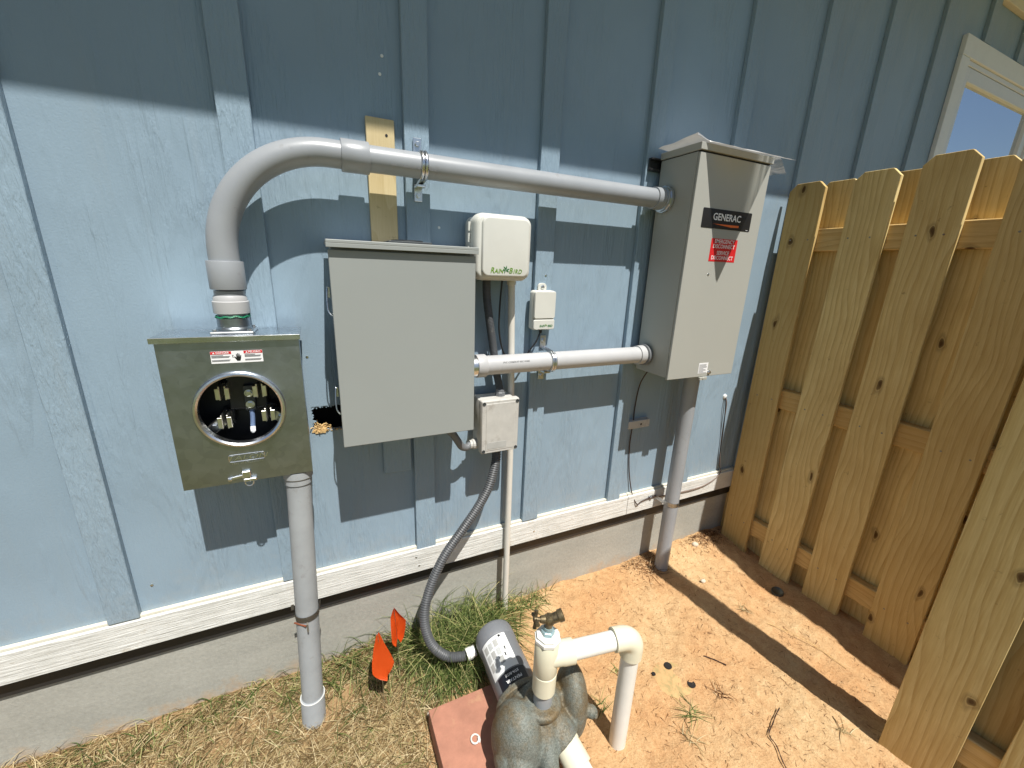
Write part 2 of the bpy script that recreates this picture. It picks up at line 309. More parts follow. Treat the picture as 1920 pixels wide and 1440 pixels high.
def tube(bm, pts, r, seg=24, cap=True, radii=None):
    pts = [Vector(p) for p in pts]; n = len(pts); rings = []
    T = [(pts[min(i+1, n-1)]-pts[max(i-1, 0)]).normalized() for i in range(n)]
    ref = Vector((0, 0, 1)) if abs(T[0].z) < 0.9 else Vector((1, 0, 0))
    u = T[0].cross(ref).normalized()
    for i in range(n):
        u = (u-T[i]*u.dot(T[i])).normalized(); w = T[i].cross(u); rr = radii[i] if radii else r
        rings.append([bm.verts.new(pts[i]+(u*math.cos(a)+w*math.sin(a))*rr) for a in (2*math.pi*k/seg for k in range(seg))])
    for a, b in zip(rings, rings[1:]):
        for k in range(seg): bm.faces.new((a[k], a[(k+1) % seg], b[(k+1) % seg], b[k]))
    if cap: bm.faces.new(rings[0][::-1]); bm.faces.new(rings[-1])
    return rings
def lathe(bm, prof, o, axis, seg=28, cap=True):
    o = Vector(o); ax = Vector(axis).normalized(); rings = []
    pts = [o+ax*t_ for r_, t_ in prof]
    ref = Vector((0, 0, 1)) if abs(ax.z) < 0.9 else Vector((1, 0, 0)); u = ax.cross(ref).normalized(); w = ax.cross(u)
    for (r_, t_), p in zip(prof, pts):
        rings.append([bm.verts.new(p+(u*math.cos(a)+w*math.sin(a))*max(r_, 1e-4)) for a in (2*math.pi*k/seg for k in range(seg))])
    for a, b in zip(rings, rings[1:]):
        for k in range(seg): bm.faces.new((a[k], a[(k+1) % seg], b[(k+1) % seg], b[k]))
    if cap: bm.faces.new(rings[0][::-1]); bm.faces.new(rings[-1])
def cr(ctrl, n=12):          # Catmull-Rom
    c = [Vector(p) for p in ctrl]; c = [2*c[0]-c[1]]+c+[2*c[-1]-c[-2]]; out = []
    for i in range(1, len(c)-2):
        for k in range(n):
            t_ = k/n; p0, p1, p2, p3 = c[i-1:i+3]
            out.append(0.5*((2*p1)+(p2-p0)*t_+(2*p0-5*p1+4*p2-p3)*t_*t_+(3*p1-p0-3*p2+p3)*t_**3))
    return out+[c[-2]]
def resample(pts, step):
    out = [pts[0]]; acc = 0
    for a, b in zip(pts, pts[1:]):
        L = (b-a).length
        while acc+L >= step:
            q = (step-acc)/L; a = a+(b-a)*q; L = (b-a).length; out.append(a.copy()); acc = 0
        acc += L
    return out
def rrect(cx, cz, w, h, r, n=6):
    r = max(min(r, w/2-1e-4, h/2-1e-4), 1e-4); P = []
    for (sx_, sz_, a0) in ((1, 1, 0), (-1, 1, 90), (-1, -1, 180), (1, -1, 270)):
        for k in range(n+1):
            a = math.radians(a0+90*k/n); P.append((cx+sx_*(w/2-r)+r*math.cos(a), cz+sz_*(h/2-r)+r*math.sin(a)))
    return P
def rprism(bm, cx, cz, w, h, r, layers, n=6, tilt=None):      # layers: (y, inset) from the wall outwards
    rings = []
    for y, ins in layers:
        rings.append([bm.verts.new((x, y, z)) for x, z in rrect(cx, cz, w-2*ins, h-2*ins, max(r-ins, 0.002), n)])
    for a, b in zip(rings, rings[1:]):
        for k in range(len(a)): bm.faces.new((a[k], a[(k+1) % len(a)], b[(k+1) % len(a)], b[k]))
    bm.faces.new(rings[0]); bm.faces.new(rings[-1][::-1])
    if tilt: bmesh.ops.rotate(bm, verts=[v for rg in rings for v in rg], cent=(cx, 0, cz), matrix=tilt)
def hexhead(bm, p, axis, r, h):
    lathe(bm, [(r*0.55, 0), (r*1.25, 0.0), (r*1.25, h*0.25)], p, axis, 16); lathe(bm, [(r, h*0.2), (r, h*0.9), (r*0.85, h)], p, axis, 6)
def text(name, s, x, z, y, size, mat, parent, bold=0.0, shear=0.0, sx=1.0, align='CENTER', rot=None, ext=0.00012):
    cu = bpy.data.curves.new(name, 'FONT'); cu.body = s; cu.size = size; cu.align_x = align; cu.align_y = 'CENTER'
    cu.offset = bold*size; cu.shear = shear; cu.extrude = ext; cu.resolution_u = 3
    to = bpy.data.objects.new(name, cu); COL.objects.link(to)
    dg = bpy.context.evaluated_depsgraph_get(); me = bpy.data.meshes.new_from_object(to.evaluated_get(dg))
    bpy.data.objects.remove(to); bpy.data.curves.remove(cu)
    mt = Matrix.Translation((x, y, z)) @ (rot if rot is not None else Matrix.Rotation(math.pi/2, 4, 'X')) @ Matrix.Diagonal((sx, 1, 1, 1))
    me.transform(mt); me.materials.clear(); me.materials.append(M[mat])
    return link(bpy.data.objects.new(name, me), parent)
def plate(bm, x0, x1, z0, z1, y, th=0.0004): box(bm, x0, x1, y-th, y, z0, z1)
def poly_plate(bm, pts, y, th=0.0004):
    a = [bm.verts.new((x, y, z)) for x, z in pts]; b = [bm.verts.new((x, y-th, z)) for x, z in pts]; n = len(a)
    bm.faces.new(a); bm.faces.new(b[::-1])
    for k in range(n): bm.faces.new((a[k], b[k], b[(k+1) % n], a[(k+1) % n]))

# ------------------------------------------------------------------ ground
def gh(x, y):
    h = 0.0
    if x < 0.45: h -= 0.035*min(1, max(0, (-y-0.03)/0.15))*min(1, (0.45-x)/0.3)
    d2 = (x-1.74)**2/0.05+(y+0.03)**2/0.02; h += 0.035*math.exp(-d2)
    d3 = (x-1.45)**2/0.03+(y+0.03)**2/0.004; h += 0.015*math.exp(-d3)
    p = Vector((x, y, 0))
    if -2.5 < x < 3.5 and -3 < y < 0.5:
        h += 0.012*noise.noise(p*4.0)+0.007*noise.noise(p*13.0)+0.0045*noise.noise(p*34.0)+0.0028*noise.noise(p*70.0)
        h += 0.003*math.sin((x*0.98+y*0.2)*34+2*noise.noise(p*3))*max(0, min(1, (x-1.0)*2))
        h -= 0.018*math.exp(-((x-1.725)**2/0.002))*max(0, min(1, (-y-0.5)*5))
    return h
def axis_pts(lo, hi, step, ext):
    a = [lo+i*step for i in range(int(round((hi-lo)/step))+1)]; L, Rr = [], []; s = step; p = lo; q = a[-1]
    while p > -ext: s *= 1.55; p -= s; L.append(p)
    s = step
    while q < ext: s *= 1.55; q += s; Rr.append(q)
    return L[::-1]+a+Rr
gx = axis_pts(-1.0, 2.1, 0.010, 140); gy = axis_pts(-1.5, 0.06, 0.010, 140)
vts = [(x, y, gh(x, y)) for y in gy for x in gx]; nx = len(gx)
fcs = [(j*nx+i, j*nx+i+1, (j+1)*nx+i+1, (j+1)*nx+i) for j in range(len(gy)-1) for i in range(nx-1)]
me = bpy.data.meshes.new('ground'); me.from_pydata(vts, [], fcs); me.materials.append(M['soil'])
me.polygons.foreach_set('use_smooth', [True]*len(me.polygons))
ground = bpy.data.objects.new('ground', me); COL.objects.link(ground); ground['kind'] = 'structure'

# ------------------------------------------------------------------ house
house = thing('house', (0, 0.2, 0), 'blue board and batten house wall with white skirt board, window and concrete footing', 'house')
BX = [-0.575+0.4075*k for k in range(-6, 16)]; BW = 0.066
HX0, HX1, HZ0, HZ1 = -0.044, 0.060, 0.858, 0.934      # torn hole beside the meter
ZB, ZT = 0.300, 2.68
edges = [BX[0]-0.4]+[b+BW/2 for b in BX]+[BX[-1]+0.5]
for a, b in zip(edges, edges[1:]):
    bm = NB(); a += 0.0012; b -= 0.0012
    if a < HX0 < b:
        xs = [a, HX0, HX1, b]; zs = [ZB, HZ0, HZ1, ZT]
        for i in range(3):
            for j in range(3):
                if i == 1 and j == 1: continue
                box(bm, xs[i], xs[i+1], 0.0, 0.016, zs[j], zs[j+1])
        bmesh.ops.remove_doubles(bm, verts=bm.verts[:], dist=1e-5)
        dup = {}
        for f in bm.faces: dup.setdefault(tuple(round(c, 4) for c in f.calc_center_median()), []).append(f)
        bmesh.ops.delete(bm, geom=[f for l_ in dup.values() if len(l_) > 1 for f in l_], context='FACES')
    elif a < 2.90 < b or a < 3.3 < b or (2.95 < a < 3.7) or a < 3.95 < b:
        pass_x = (2.99, 3.99); z0w, z1w = 1.22, 2.42
        if b <= pass_x[0]: box(bm, a, b, 0, 0.016, ZB, ZT)
        else:
            l_, r_ = max(a, pass_x[0]), min(b, pass_x[1])
            for q_ in ([(a, l_, ZB, ZT)] if a < l_ else [])+([(r_, b, ZB, ZT)] if r_ < b else [])+([(l_, r_, ZB, z0w)] if l_ < r_ else []):
                b2 = NB(); box(b2, q_[0], q_[1], 0, 0.016, q_[2], q_[3]); obj('siding_panel', b2, 'siding_paint', house)
            if l_ < r_: box(bm, l_, r_, 0, 0.016, z1w, ZT)
            else: bm.free(); continue
    else: box(bm, a, b, 0, 0.016, ZB, ZT)
    obj('siding_panel', bm, 'siding_paint', house)
for k, b in enumerate(BX):
    bm = NB(); z0 = 0.389
    if 2.9 < b < 3.95: b2 = NB(); box(b2, b, b+BW, -0.018, 0.0, z0, 1.15, 0.0015); obj('batten', b2, 'batten_paint', house); box(bm, b, b+BW, -0.018, 0, 2.495, ZT, 0.0015)
    elif abs(b+0.1675) < 0.02: box(bm, b, b+BW, -0.018, 0.0, z0, ZT, 0.0015)
    else: box(bm, b, b+BW, -0.018, 0.0, z0-0.006*(k % 3), ZT, 0.0015)
    obj('batten', bm, 'batten_paint', house)
bm = NB(); box(bm, -3.5, 6.5, 0.012, 0.20, -0.4, ZB+0.04); obj('foundation', bm, 'concrete', house)
for x0, x1 in ((-3.4, 1.1685), (1.1705, 6.4)):
    bm = NB(); box(bm, x0, x1, -0.0205, -0.0005, 0.293, 0.384, 0.0015); obj('skirt_board', bm, 'trim_paint', house)
    bm = NB(); box(bm, x0, x1, -0.013, -0.0005, 0.3845, 0.393, 0.001); obj('skirt_lip', bm, 'bare_trim', house)
bm = NB(); box(bm, -3.5, 6.5, 0.10, 0.2, ZB, 4.0); obj('inner_wall', bm, 'cavity', house)
bm = NB(); box(bm, -3.6, 6.6, -0.5855, 0.2, 2.8645, 2.877); obj('soffit', bm, 'soffit_paint', house)
bm = NB(); box(bm, -3.6, 6.6, -0.622, -0.586, 2.852, 3.02, 0.002, rot=Matrix.Rotation(-0.012, 3, 'Y'), piv=(0.2, -0.6, 2.85)); obj('fascia', bm, 'window_trim', house)
bm = NB(); box(bm, -3.7, 6.7, -0.63, 2.6, 3.025, 3.06, rot=Matrix.Rotation(0.35, 3, 'X'), piv=(0, -0.63, 3.04)); obj('roof', bm, 'shingle', house)
for x0, x1, y1, z1 in ((-3.5, -3.48, 0.2, 4.0), (6.48, 6.5, 0.2, 4.0)): pass
bm = NB(); box(bm, -3.5, 6.5, -0.026, 0.05, ZT+.001, 2.864, .002); obj('frieze_board', bm, 'soffit_paint', house)
bm = NB(); box(bm, -3.5, 6.5, 0.004, 0.0115, 0.236, 0.2925); obj('skirt_shade_strip', bm, 'black_plastic', house)  # added near-black strip that paints in the shadow band below the skirt board
# torn siding fibres in the hole
bm = NB()
for k in range(46):
    x = random.uniform(HX0+0.002, HX0+0.045); z = HZ0+random.uniform(-0.002, 0.012); p = Vector((x, random.uniform(-0.004, 0.03), z))
    d = Vector((random.uniform(-1, 1), random.uniform(-1.0, 0.3), random.uniform(-0.2, 1.0)))*random.uniform(0.006, 0.018)
    tube(bm, [p, p+d*0.5+Vector((0, 0, 0.002)), p+d], 0.0012, 4)
for k in range(6): box(bm, HX0+0.005*k, HX0+0.005*k+0.009, 0.0-0.003*(k % 2), 0.02, HZ0-0.006, HZ0+0.003+0.0015*(k % 3), rot=Matrix.Rotation(random.uniform(-.3, .3), 3, 'Y'))
for k in range(26):
    x = HX0+.104*k/25; z = HZ0-.002; h_ = random.uniform(.002, .011)*(1.5 if k < 9 else .8)
    poly_plate(bm, [(x-.004, z), (x+.004, z), (x+random.uniform(-.002, .002), z+h_)], .003+.002*(k % 3), .005)
b2 = NB()
for k in range(15):
    x = HX0+.104*k/14; h_ = random.uniform(.002, .010); poly_plate(b2, [(x-.006, HZ1+.0005), (x+.006, HZ1+.0005), (x+random.uniform(-.004, .004), HZ1-h_)], .004+.001*(k % 3), .0035)
for k in range(8):
    z = HZ0+.01*k; h_ = random.uniform(.003, .012); poly_plate(b2, [(HX0-.0005, z-.006), (HX0-.0005, z+.006), (HX0+h_, z+random.uniform(-.004, .004))], .0045+.001*(k % 3), .0035)
obj('splinters', b2, 'siding_paint', house)
obj('torn_fibre', bm, 'fibre', house, label='torn yellowish sheathing fibres at the ragged hole')
# board left behind where a trim piece was taken off: bare above, painted below
bm = NB(); box(bm, 0.146, 0.2165, -0.012, -0.0005, 0.88, 1.690, 0.0015); obj('backing_board', bm, 'bare_board', house, label='unpainted tan strip of board behind the conduit')
bm = NB(); box(bm, 0.146, 0.2325, -0.014, -0.0005, 0.690, 0.878, 0.003); obj('backing_board', bm, 'batten_paint', house, label='blue painted board end below the grey panel')
bm = NB(); lathe(bm, [(0.0035, 0), (0.0035, 0.0006)], (0.196, -0.0122, 1.652), (0, -1, 0), 12); obj('nail_hole', bm, 'black_plastic', house)
# scuffs of white filler and nail heads
for (x, z, y) in ((0.195, 1.83, 0.0), (0.188, 1.79, 0.0), (0.687, 1.316, -0.018), (0.235, 0.355, -0.0205), (0.245, 0.318, -0.0205), (0.70, 0.335, -0.0205), (0.335, 1.44, 0.0), (-0.475, 0.47, 0.0), (-0.04, 1.08, 0.0)):
    bm = NB(); lathe(bm, [(0.0040, 0), (0.0036, 0.0012), (0.001, 0.0016)], (x, y, z), (random.uniform(-.2, .2), -1, random.uniform(-.2, .2)), 9); obj('nail_head', bm, 'zinc' if z < 1.4 else 'silicone', house)
# window
wb = NB(); box(wb, 2.915, 4.06, -0.022, -0.0005, 2.405, 2.490, 0.002); win = obj('window', wb, 'window_trim', house)
for x0, x1 in ((2.915, 2.999), (3.975, 4.06)):
    bm = NB(); box(bm, x0, x1, -0.021, -0.0006, 1.225, 2.4045, 0.002); obj('casing', bm, 'window_trim', win)
bm = NB(); box(bm, 2.90, 4.075, -0.03, -0.0006, 1.16, 1.224, 0.002); obj('sill', bm, 'window_trim', win)
bm = NB(); box(bm, 3.0, 3.974, -0.012, 0.03, 2.383, 2.4045, 0.002); obj('head_flashing', bm, 'vinyl', win)
for (x0, x1, z0, z1) in ((3.0, 3.062, 1.225, 2.382), (3.912, 3.974, 1.225, 2.382), (3.0625, 3.9115, 2.322, 2.382), (3.0625, 3.9115, 1.225, 1.285)):
    bm = NB(); box(bm, x0, x1, -0.008, 0.03, z0, z1, 0.003); obj('sash', bm, 'vinyl', win)
bm = NB(); box(bm, 3.060, 3.914, 0.010, 0.016, 1.284, 2.325); obj('pane', bm, 'window_glass', win)

# ------------------------------------------------------------------ fences
def picket_mesh(h, w, th, name, ear=0.026):
    bm = NB(); pr = [(-w/2, 0), (w/2, 0), (w/2, h-ear), (w/2-ear, h), (-w/2+ear, h), (-w/2, h-ear)]
    a = [bm.verts.new((0, y, z)) for y, z in pr]; b = [bm.verts.new((th, y, z)) for y, z in pr]
    bm.faces.new(a); bm.faces.new(b[::-1])
    for k in range(6): bm.faces.new((a[k], b[k], b[(k+1) % 6], a[(k+1) % 6]))
    bmesh.ops.recalc_face_normals(bm, faces=bm.faces[:])
    bmesh.ops.bevel(bm, geom=bm.edges[:], offset=0.0012, segments=1, affect='EDGES')
    bm.normal_update()
    me = bpy.data.meshes.new(name); bm.to_mesh(me); bm.free(); me.materials.append(M['pine']); return me
PK = picket_mesh(1.745, 0.138, 0.016, 'picket')
def picket(parent, x, y, z=0.0, rx=0.0, rz=0.0):
    o = bpy.data.objects.new('picket', PK); COL.objects.link(o); o.parent = parent
    o.location = Vector((x, y, z))-(parent.location if parent.rotation_euler.z == 0 else Vector((0, 0, 0))); o.rotation_euler = (rx, 0, rz); return o
fence = thing('fence', (1.87, -0.45, 0), 'new yellow pine shadowbox fence meeting the blue wall at right', 'fence')
FY = [-0.106, -0.320, -0.520, -0.752, -0.957, -1.165, -1.375, -1.585]
for i, y in enumerate(FY): picket(fence, 1.83, y, -0.03+(0.012 if i == 2 else 0)+0.006*((i*7) % 3-1), rx=0.006*((i*5) % 3-1))
for i, y in enumerate([0.0, -0.180, -0.392, -0.600, -0.822, -1.03, -1.24, -1.45]): picket(fence, 1.8856, y, -0.035+0.008*((i*3) % 3), rx=0.004*((i*5) % 3-1))
for z in (0.105, 0.770, 1.446):
    bm = NB(); box(bm, 1.8465, 1.885, -1.68, -0.045, z, z+0.086, 0.003); obj('rail', bm, 'pine_rail', fence)
bm = NB(); box(bm, 1.9025, 1.99, -1.76, -1.672, -0.3, 1.72, 0.004); obj('post', bm, 'pine', fence)
def nails(parent, spots, x):
    for y, z in spots:
        bm = NB(); lathe(bm, [(0.0032, 0), (0.003, 0.0006), (0.0012, 0.0008)], (x, y, z), (-1, 0, 0), 8); o = obj('nail', bm, 'weathered_clip', parent)
nails(fence, [(y+d, z+e) for y in FY[:5] for d in (-0.035, 0.035) for z, e in ((0.148, 0.01), (0.815, -0.01), (1.49, 0.0))], 1.8300)
# second panel, swung in beside the first
g_ang = 0.155
gate = thing('side_fence', (1.418, -0.917, 0), 'nearest fence panel standing in front of the fence at the right edge', 'fence')
gate.rotation_euler = (0, 0, g_ang)
for k in range(5):
    o = picket(gate, 0.0, -0.070-0.198*k, -0.03); o.rotation_euler = (0.004*(k % 2), 0, 0)
for k in range(4): picket(gate, 0.0556, -0.158-0.198*k, -0.032)
def gpart(name, bm, mat):
    o = obj(name, bm, mat, None); o.parent = gate; o.location = (0, 0, 0); return o
for z in (0.105, 0.770, 1.446):
    bm = NB(); box(bm, 0.0165, 0.055, -0.95, -0.098, z, z+0.086, 0.003); gpart('rail', bm, 'pine_rail')
bm = NB(); box(bm, 0.0165, 0.105, -0.0975, -0.0095, -0.3, 1.69, 0.004); gpart('post', bm, 'pine')

# ------------------------------------------------------------------ meter socket
MX0, MX1, MZ0, MZ1, MY = -0.325, -0.050, 0.801, 1.160, -0.135
meter = thing('meter_socket', (-0.187, -0.07, MZ0), 'galvanised steel meter socket box with an open round hole, left of the grey panel', 'meter box')
bm = NB()
for b_ in ((MX0+.003, MX0+.0045, -0.128, -0.0185, MZ0+.004, MZ1-.004), (MX1-.0045, MX1-.003, -0.128, -0.0185, MZ0+.004, MZ1-.004), (MX0+.0046, MX1-.0046, -0.128, -0.0185, MZ0+.004, MZ0+.0055), (MX0+.0046, MX1-.0046, -0.128, -0.0185, MZ1-.0055, MZ1-.004), (MX0+.0046, MX1-.0046, -0.0200, -0.0185, MZ0+.0056, MZ1-.0056)): box(bm, *b_)
obj('enclosure', bm, 'galvanised', meter)
RC = Vector((-0.187, 0, 0.989)); RR = 0.0865
bm = NB(); N = 96; ci = [bm.verts.new((RC.x+RR*math.cos(2*math.pi*k/N), MY, RC.z+RR*math.sin(2*math.pi*k/N))) for k in range(N)]; co = []
for k in range(N):
    a = 2*math.pi*k/N; dx, dz = math.cos(a), math.sin(a); tx = ((MX1 if dx > 0 else MX0)-RC.x)/dx if abs(dx) > 1e-6 else 9; tz = ((MZ1 if dz > 0 else MZ0)-RC.z)/dz if abs(dz) > 1e-6 else 9
    co.append(bm.verts.new((RC.x+dx*min(tx, tz), MY, RC.z+dz*min(tx, tz))))
# snap nearest ring vertices on the corners
for cxx in (MX0, MX1):
    for czz in (MZ0, MZ1):
        v = min(co, key=lambda q: (q.co.x-cxx)**2+(q.co.z-czz)**2); v.co.x = cxx; v.co.z = czz
cb = [bm.verts.new((v.co.x, MY+0.018, v.co.z)) for v in co]; ib = [bm.verts.new((v.co.x, MY+0.006, v.co.z)) for v in ci]
for k in range(N):
    j = (k+1) % N
    bm.faces.new((ci[k], ci[j], co[j], co[k])); bm.faces.new((co[k], co[j], cb[j], cb[k])); bm.faces.new((ci[j], ci[k], ib[k], ib[j]))
cover = obj('cover', bm, 'galvanised', meter)
bm = NB(); prof = [(RR+0.0075, MY), (RR+0.0075, MY-0.004), (RR+0.005, MY-0.008), (RR+0.001, MY-0.009), (RR-0.003, MY-0.006), (RR-0.003, MY+0.012), (RR-0.001, MY+0.012)]
rings = [[bm.verts.new((RC.x+r_*math.cos(2*math.pi*k/N), y_, RC.z+r_*math.sin(2*math.pi*k/N))) for k in range(N)] for r_, y_ in prof]
for a, b in zip(rings, rings[1:]):
    for k in range(N): bm.faces.new((a[k], a[(k+1) % N], b[(k+1) % N], b[k]))
obj('ring', bm, 'zinc', meter, 40)
bm = NB(); box(bm, MX0-.006, MX1+.004, MY-.008, -0.0195, MZ1+.0005, MZ1+.006, .001); box(bm, MX0-.006, MX1+.004, MY-.0095, MY-.0085, MZ1-.006, MZ1+.006, .0004); obj('hood', bm, 'bright_steel', meter)
# inside: black base, jaws, lugs
bm = NB(); box(bm, RC.x-.115, RC.x+.115, -0.034, -0.021, RC.z-.14, RC.z+.14, .003); box(bm, RC.x-.035, RC.x+.05, -0.07, -0.0345, RC.z-.02, RC.z+.07, .004); obj('insulator_base', bm, 'black_plastic', meter)
for (dx, dz, rt) in ((-.036, .038, 0), (.04, .038, 0), (-.040, -.034, 1), (.052, -.026, -1)):
    rm = Matrix.Rotation(math.radians(-38*rt), 3, 'Y'); bm = NB(); x, z = RC.x+dx, RC.z+dz
    for s in (-1, 1):
        box(bm, x+s*.006-.0018, x+s*.006+.0018, -0.116, -0.07, z-.017, z+.017, .0008); box(bm, x+s*.0095-.005, x+s*.0095+.005, -0.117, -0.113, z-.015, z+.012, .0008)
    j = obj('jaw', bm, 'lug_metal', meter)
    if rt:
        bm = NB(); lx, lz = x-rt*.02, z-.014; box(bm, lx-.017, lx+.017, -0.098, -0.066, lz-.012, lz+.012, .002, rot=rm); obj('lug', bm, 'lug_metal', j)
        bm = NB(); hexhead(bm, (lx-.004*rt, -0.098, lz-.002), (0, -1, 0), .008, .006); obj('bolt', bm, 'zinc', j)
    bm = NB(); box(bm, x-.014, x+.014, -0.0695, -0.0345, z-.02, z+.016, .003); obj('jaw_block', bm, 'black_plastic', j)
bm = NB(); box(bm, RC.x+.002, RC.x+.024, -0.088, -0.0705, RC.z-.018, RC.z+.045, .001); ln = obj('neutral_bar', bm, 'dark_hub', meter)
for dz in (.026, -.003): bm = NB(); hexhead(bm, (RC.x+.013, -0.0883, RC.z+dz), (0, -1, 0), .0078, .006); obj('bolt', bm, 'zinc', ln)
bm = NB(); tube(bm, cr([(RC.x+.013, -0.08, RC.z-.012), (RC.x+.014, -0.088, RC.z-.035), (RC.x+.013, -0.098, RC.z-.058)], 6), .0055, 12); wr = obj('wire', bm, 'blue_wire', meter, 40)
bm = NB(); lathe(bm, [(.0058, 0), (.0058, .012), (.003, .016)], (RC.x+.013, -0.098, RC.z-.058), (0, -.4, -1), 10); obj('wire_tip', bm, 'print_white', wr)
# danger sticker
bm = NB(); plate(bm, -0.229, -0.128, 1.1035, 1.131, MY-0.0002); st = obj('warning_sticker', bm, 'print_white', meter, label='narrow red and white danger sticker')
for x0, x1, s_ in ((-0.229, -0.189, 'DANGER'), (-0.1655, -0.128, 'PELIGRO')):
    bm = NB(); plate(bm, x0+.0003, x1-.0003, 1.1245, 1.1307, MY-0.0007); obj('red_band', bm, 'print_red', st)
    text('lettering', s_, (x0+x1)/2+.003, 1.1276, MY-0.0013, .0062, 'print_white', st, .015)
    bm = NB(); poly_plate(bm, [(x0+.004, 1.1258), (x0+.0085, 1.1258), (x0+.00625, 1.1297)], MY-0.0012); obj('triangle', bm, 'print_white', st)
    for k, (zz_, w_) in enumerate(((1.1212, .6), (1.1188, .95), (1.1165, .9), (1.1105, .95), (1.1082, .9))):
        bm = NB(); plate(bm, x0+.0015, x0+.0015+(x1-x0-.003)*w_, zz_, zz_+.0012, MY-0.0007); obj('print_line', bm, 'print_grey', st)
bm = NB(); poly_plate(bm, [(-.1795, 1.108), (-.1735, 1.108), (-.1715, 1.114), (-.1705, 1.121), (-.1722, 1.1212), (-.1732, 1.1165), (-.1737, 1.1245), (-.1752, 1.1245), (-.1757, 1.117), (-.1763, 1.1255), (-.1780, 1.1253), (-.1780, 1.117), (-.1790, 1.1238), (-.1805, 1.1234), (-.1803, 1.1155), (-.1835, 1.1185), (-.1845, 1.117), (-.1812, 1.1115)], MY-0.0007); obj('hand_mark', bm, 'print_black', st)
bm = NB(); tube(bm, [(-.1882, MY-.0008, 1.1215), (-.1858, MY-.0008, 1.1215), (-.1878, MY-.0008, 1.1175), (-.1850, MY-.0008, 1.1165)], .0006, 5); obj('spark_mark', bm, 'print_black', st)
# embossed name
bm = NB(); pts = rrect(-0.190, 0.8665, .074, .018, .003, 4); tube(bm, [(x, MY-.0004, z) for x, z in pts+pts[:1]], .0008, 6); em = obj('embossed_frame', bm, 'zinc', meter)
text('embossed_lettering', 'TALON', -0.190, 0.8662, MY-.0008, .0165, 'zinc', em, 0.0, .25, 1.55, ext=.0004); text('embossed_lettering', 'TYPE 3R ENCLOSURE', -0.190, 0.8525, MY-.0006, .0068, 'zinc', em, 0.0, .1, 1.05, ext=.0003)
# hasp
bm = NB(); box(bm, -0.236, -0.186, MY-.003, MY-.0005, .813, .820, .001, rot=Matrix.Rotation(-.12, 3, 'Y')); box(bm, -0.205, -0.187, MY-.007, MY-.0025, .812, .831, .0015); box(bm, -0.203, -0.176, MY-.008, MY-.001, .803, .811, .001)
lathe(bm, [(.004, 0), (.004, .003), (.002, .004)], (-0.231, MY-.003, .8135), (0, -1, 0), 12); hs = obj('hasp', bm, 'zinc', meter)
bm = NB(); tube(bm, [(-0.192+.009*math.cos(a), MY-.004, .801+.011*math.sin(a)) for a in (math.pi*(1+k/10) for k in range(11))], .0016, 8); obj('seal_loop', bm, 'zinc', hs, 40)
# hub on the roof of the meter box
bm = NB(); box(bm, -0.227, -0.141, -0.122, -0.038, MZ1+.0065, MZ1+.0125, .002); hubp = obj('hub_plate', bm, 'zinc', meter)
for dx in (-.034, .034):
    for dy in (-.034, .034): bm = NB(); hexhead(bm, (-0.184+dx, -0.08+dy, MZ1+.0125), (0, 0, 1), .0045, .005); obj('bolt', bm, 'zinc', hubp)
bm = NB(); lathe(bm, [(.036, 0), (.036, .004), (.033, .008), (.033, .028), (.0305, .030)], (-0.184, -0.08, MZ1+.0125), (0, 0, 1), 40); obj('hub_collar', bm, 'galvanised', hubp, 35)

# ------------------------------------------------------------------ grey conduits
PR = 0.0302
AY = -0.080; AZ = 1.578; EX = -0.184; EZ = 1.347
upper = thing('service_conduit', (EX, AY, 1.20), 'grey conduit bending from the galvanised box over to the tall right-hand box', 'conduit')
bm = NB(); lathe(bm, [(PR, 1.196), (PR, 1.262)], (EX, AY, 0), (0, 0, 1), 40); obj('nipple', bm, 'pvc_grey', upper, 35)
bm = NB(); ring_pts = [(EX+.0333*math.cos(a), AY+.0333*math.sin(a), 1.2045+.004*noise.noise(Vector((a*1.7, 1.3, 0)))+.0015*math.sin(9*a)) for a in (2*math.pi*k/60 for k in range(61))]
tube(bm, ring_pts, .0022, 6); obj('sealant_bead', bm, 'green_sealant', upper, 40)
bm = NB(); lathe(bm, [(.0305, 1.211), (.0362, 1.2115), (.0365, 1.213), (.0365, 1.238), (.034, 1.2395), (.033, 1.248), (.0305, 1.252)], (EX, AY, 0), (0, 0, 1), 44); obj('adapter', bm, 'pvc_grey_pale', upper, 30)
bm = NB(); lathe(bm, [(.0305, 1.265), (.0355, 1.2652), (.0362, 1.267), (.0362, 1.326), (.0355, 1.3275), (.0305, 1.3278)], (EX, AY, 0), (0, 0, 1), 44); obj('coupling', bm, 'pvc_grey', upper, 30)
ER = AZ-EZ; cx_ = EX+ER; pts = [(EX, AY, 1.27), (EX, AY, 1.31)]+[(cx_-ER*math.cos(a), AY, EZ+ER*math.sin(a)) for a in (math.pi/2*k/28 for k in range(29))]+[(0.075, AY, AZ), (0.10, AY, AZ)]
bm = NB(); tube(bm, pts, PR, 44); obj('elbow', bm, 'pvc_grey', upper, 40)
bm = NB(); lathe(bm, [(.0305, .078), (.0352, .0782), (.0360, .080), (.0360, .139), (.0352, .1408), (.0305, .141)], (0, AY, AZ), (1, 0, 0), 44); obj('coupling', bm, 'pvc_grey', upper, 30)
bm = NB(); lathe(bm, [(PR, .10), (PR, 1.06)], (0, AY, AZ), (1, 0, 0), 44); obj('pipe', bm, 'pvc_grey', upper, 35)
bm = NB(); lathe(bm, [(.0305, 1.045), (.0345, 1.0455), (.0348, 1.075), (.0335, 1.079)], (0, AY, AZ), (1, 0, 0), 44); obj('adapter', bm, 'pvc_grey', upper, 30)
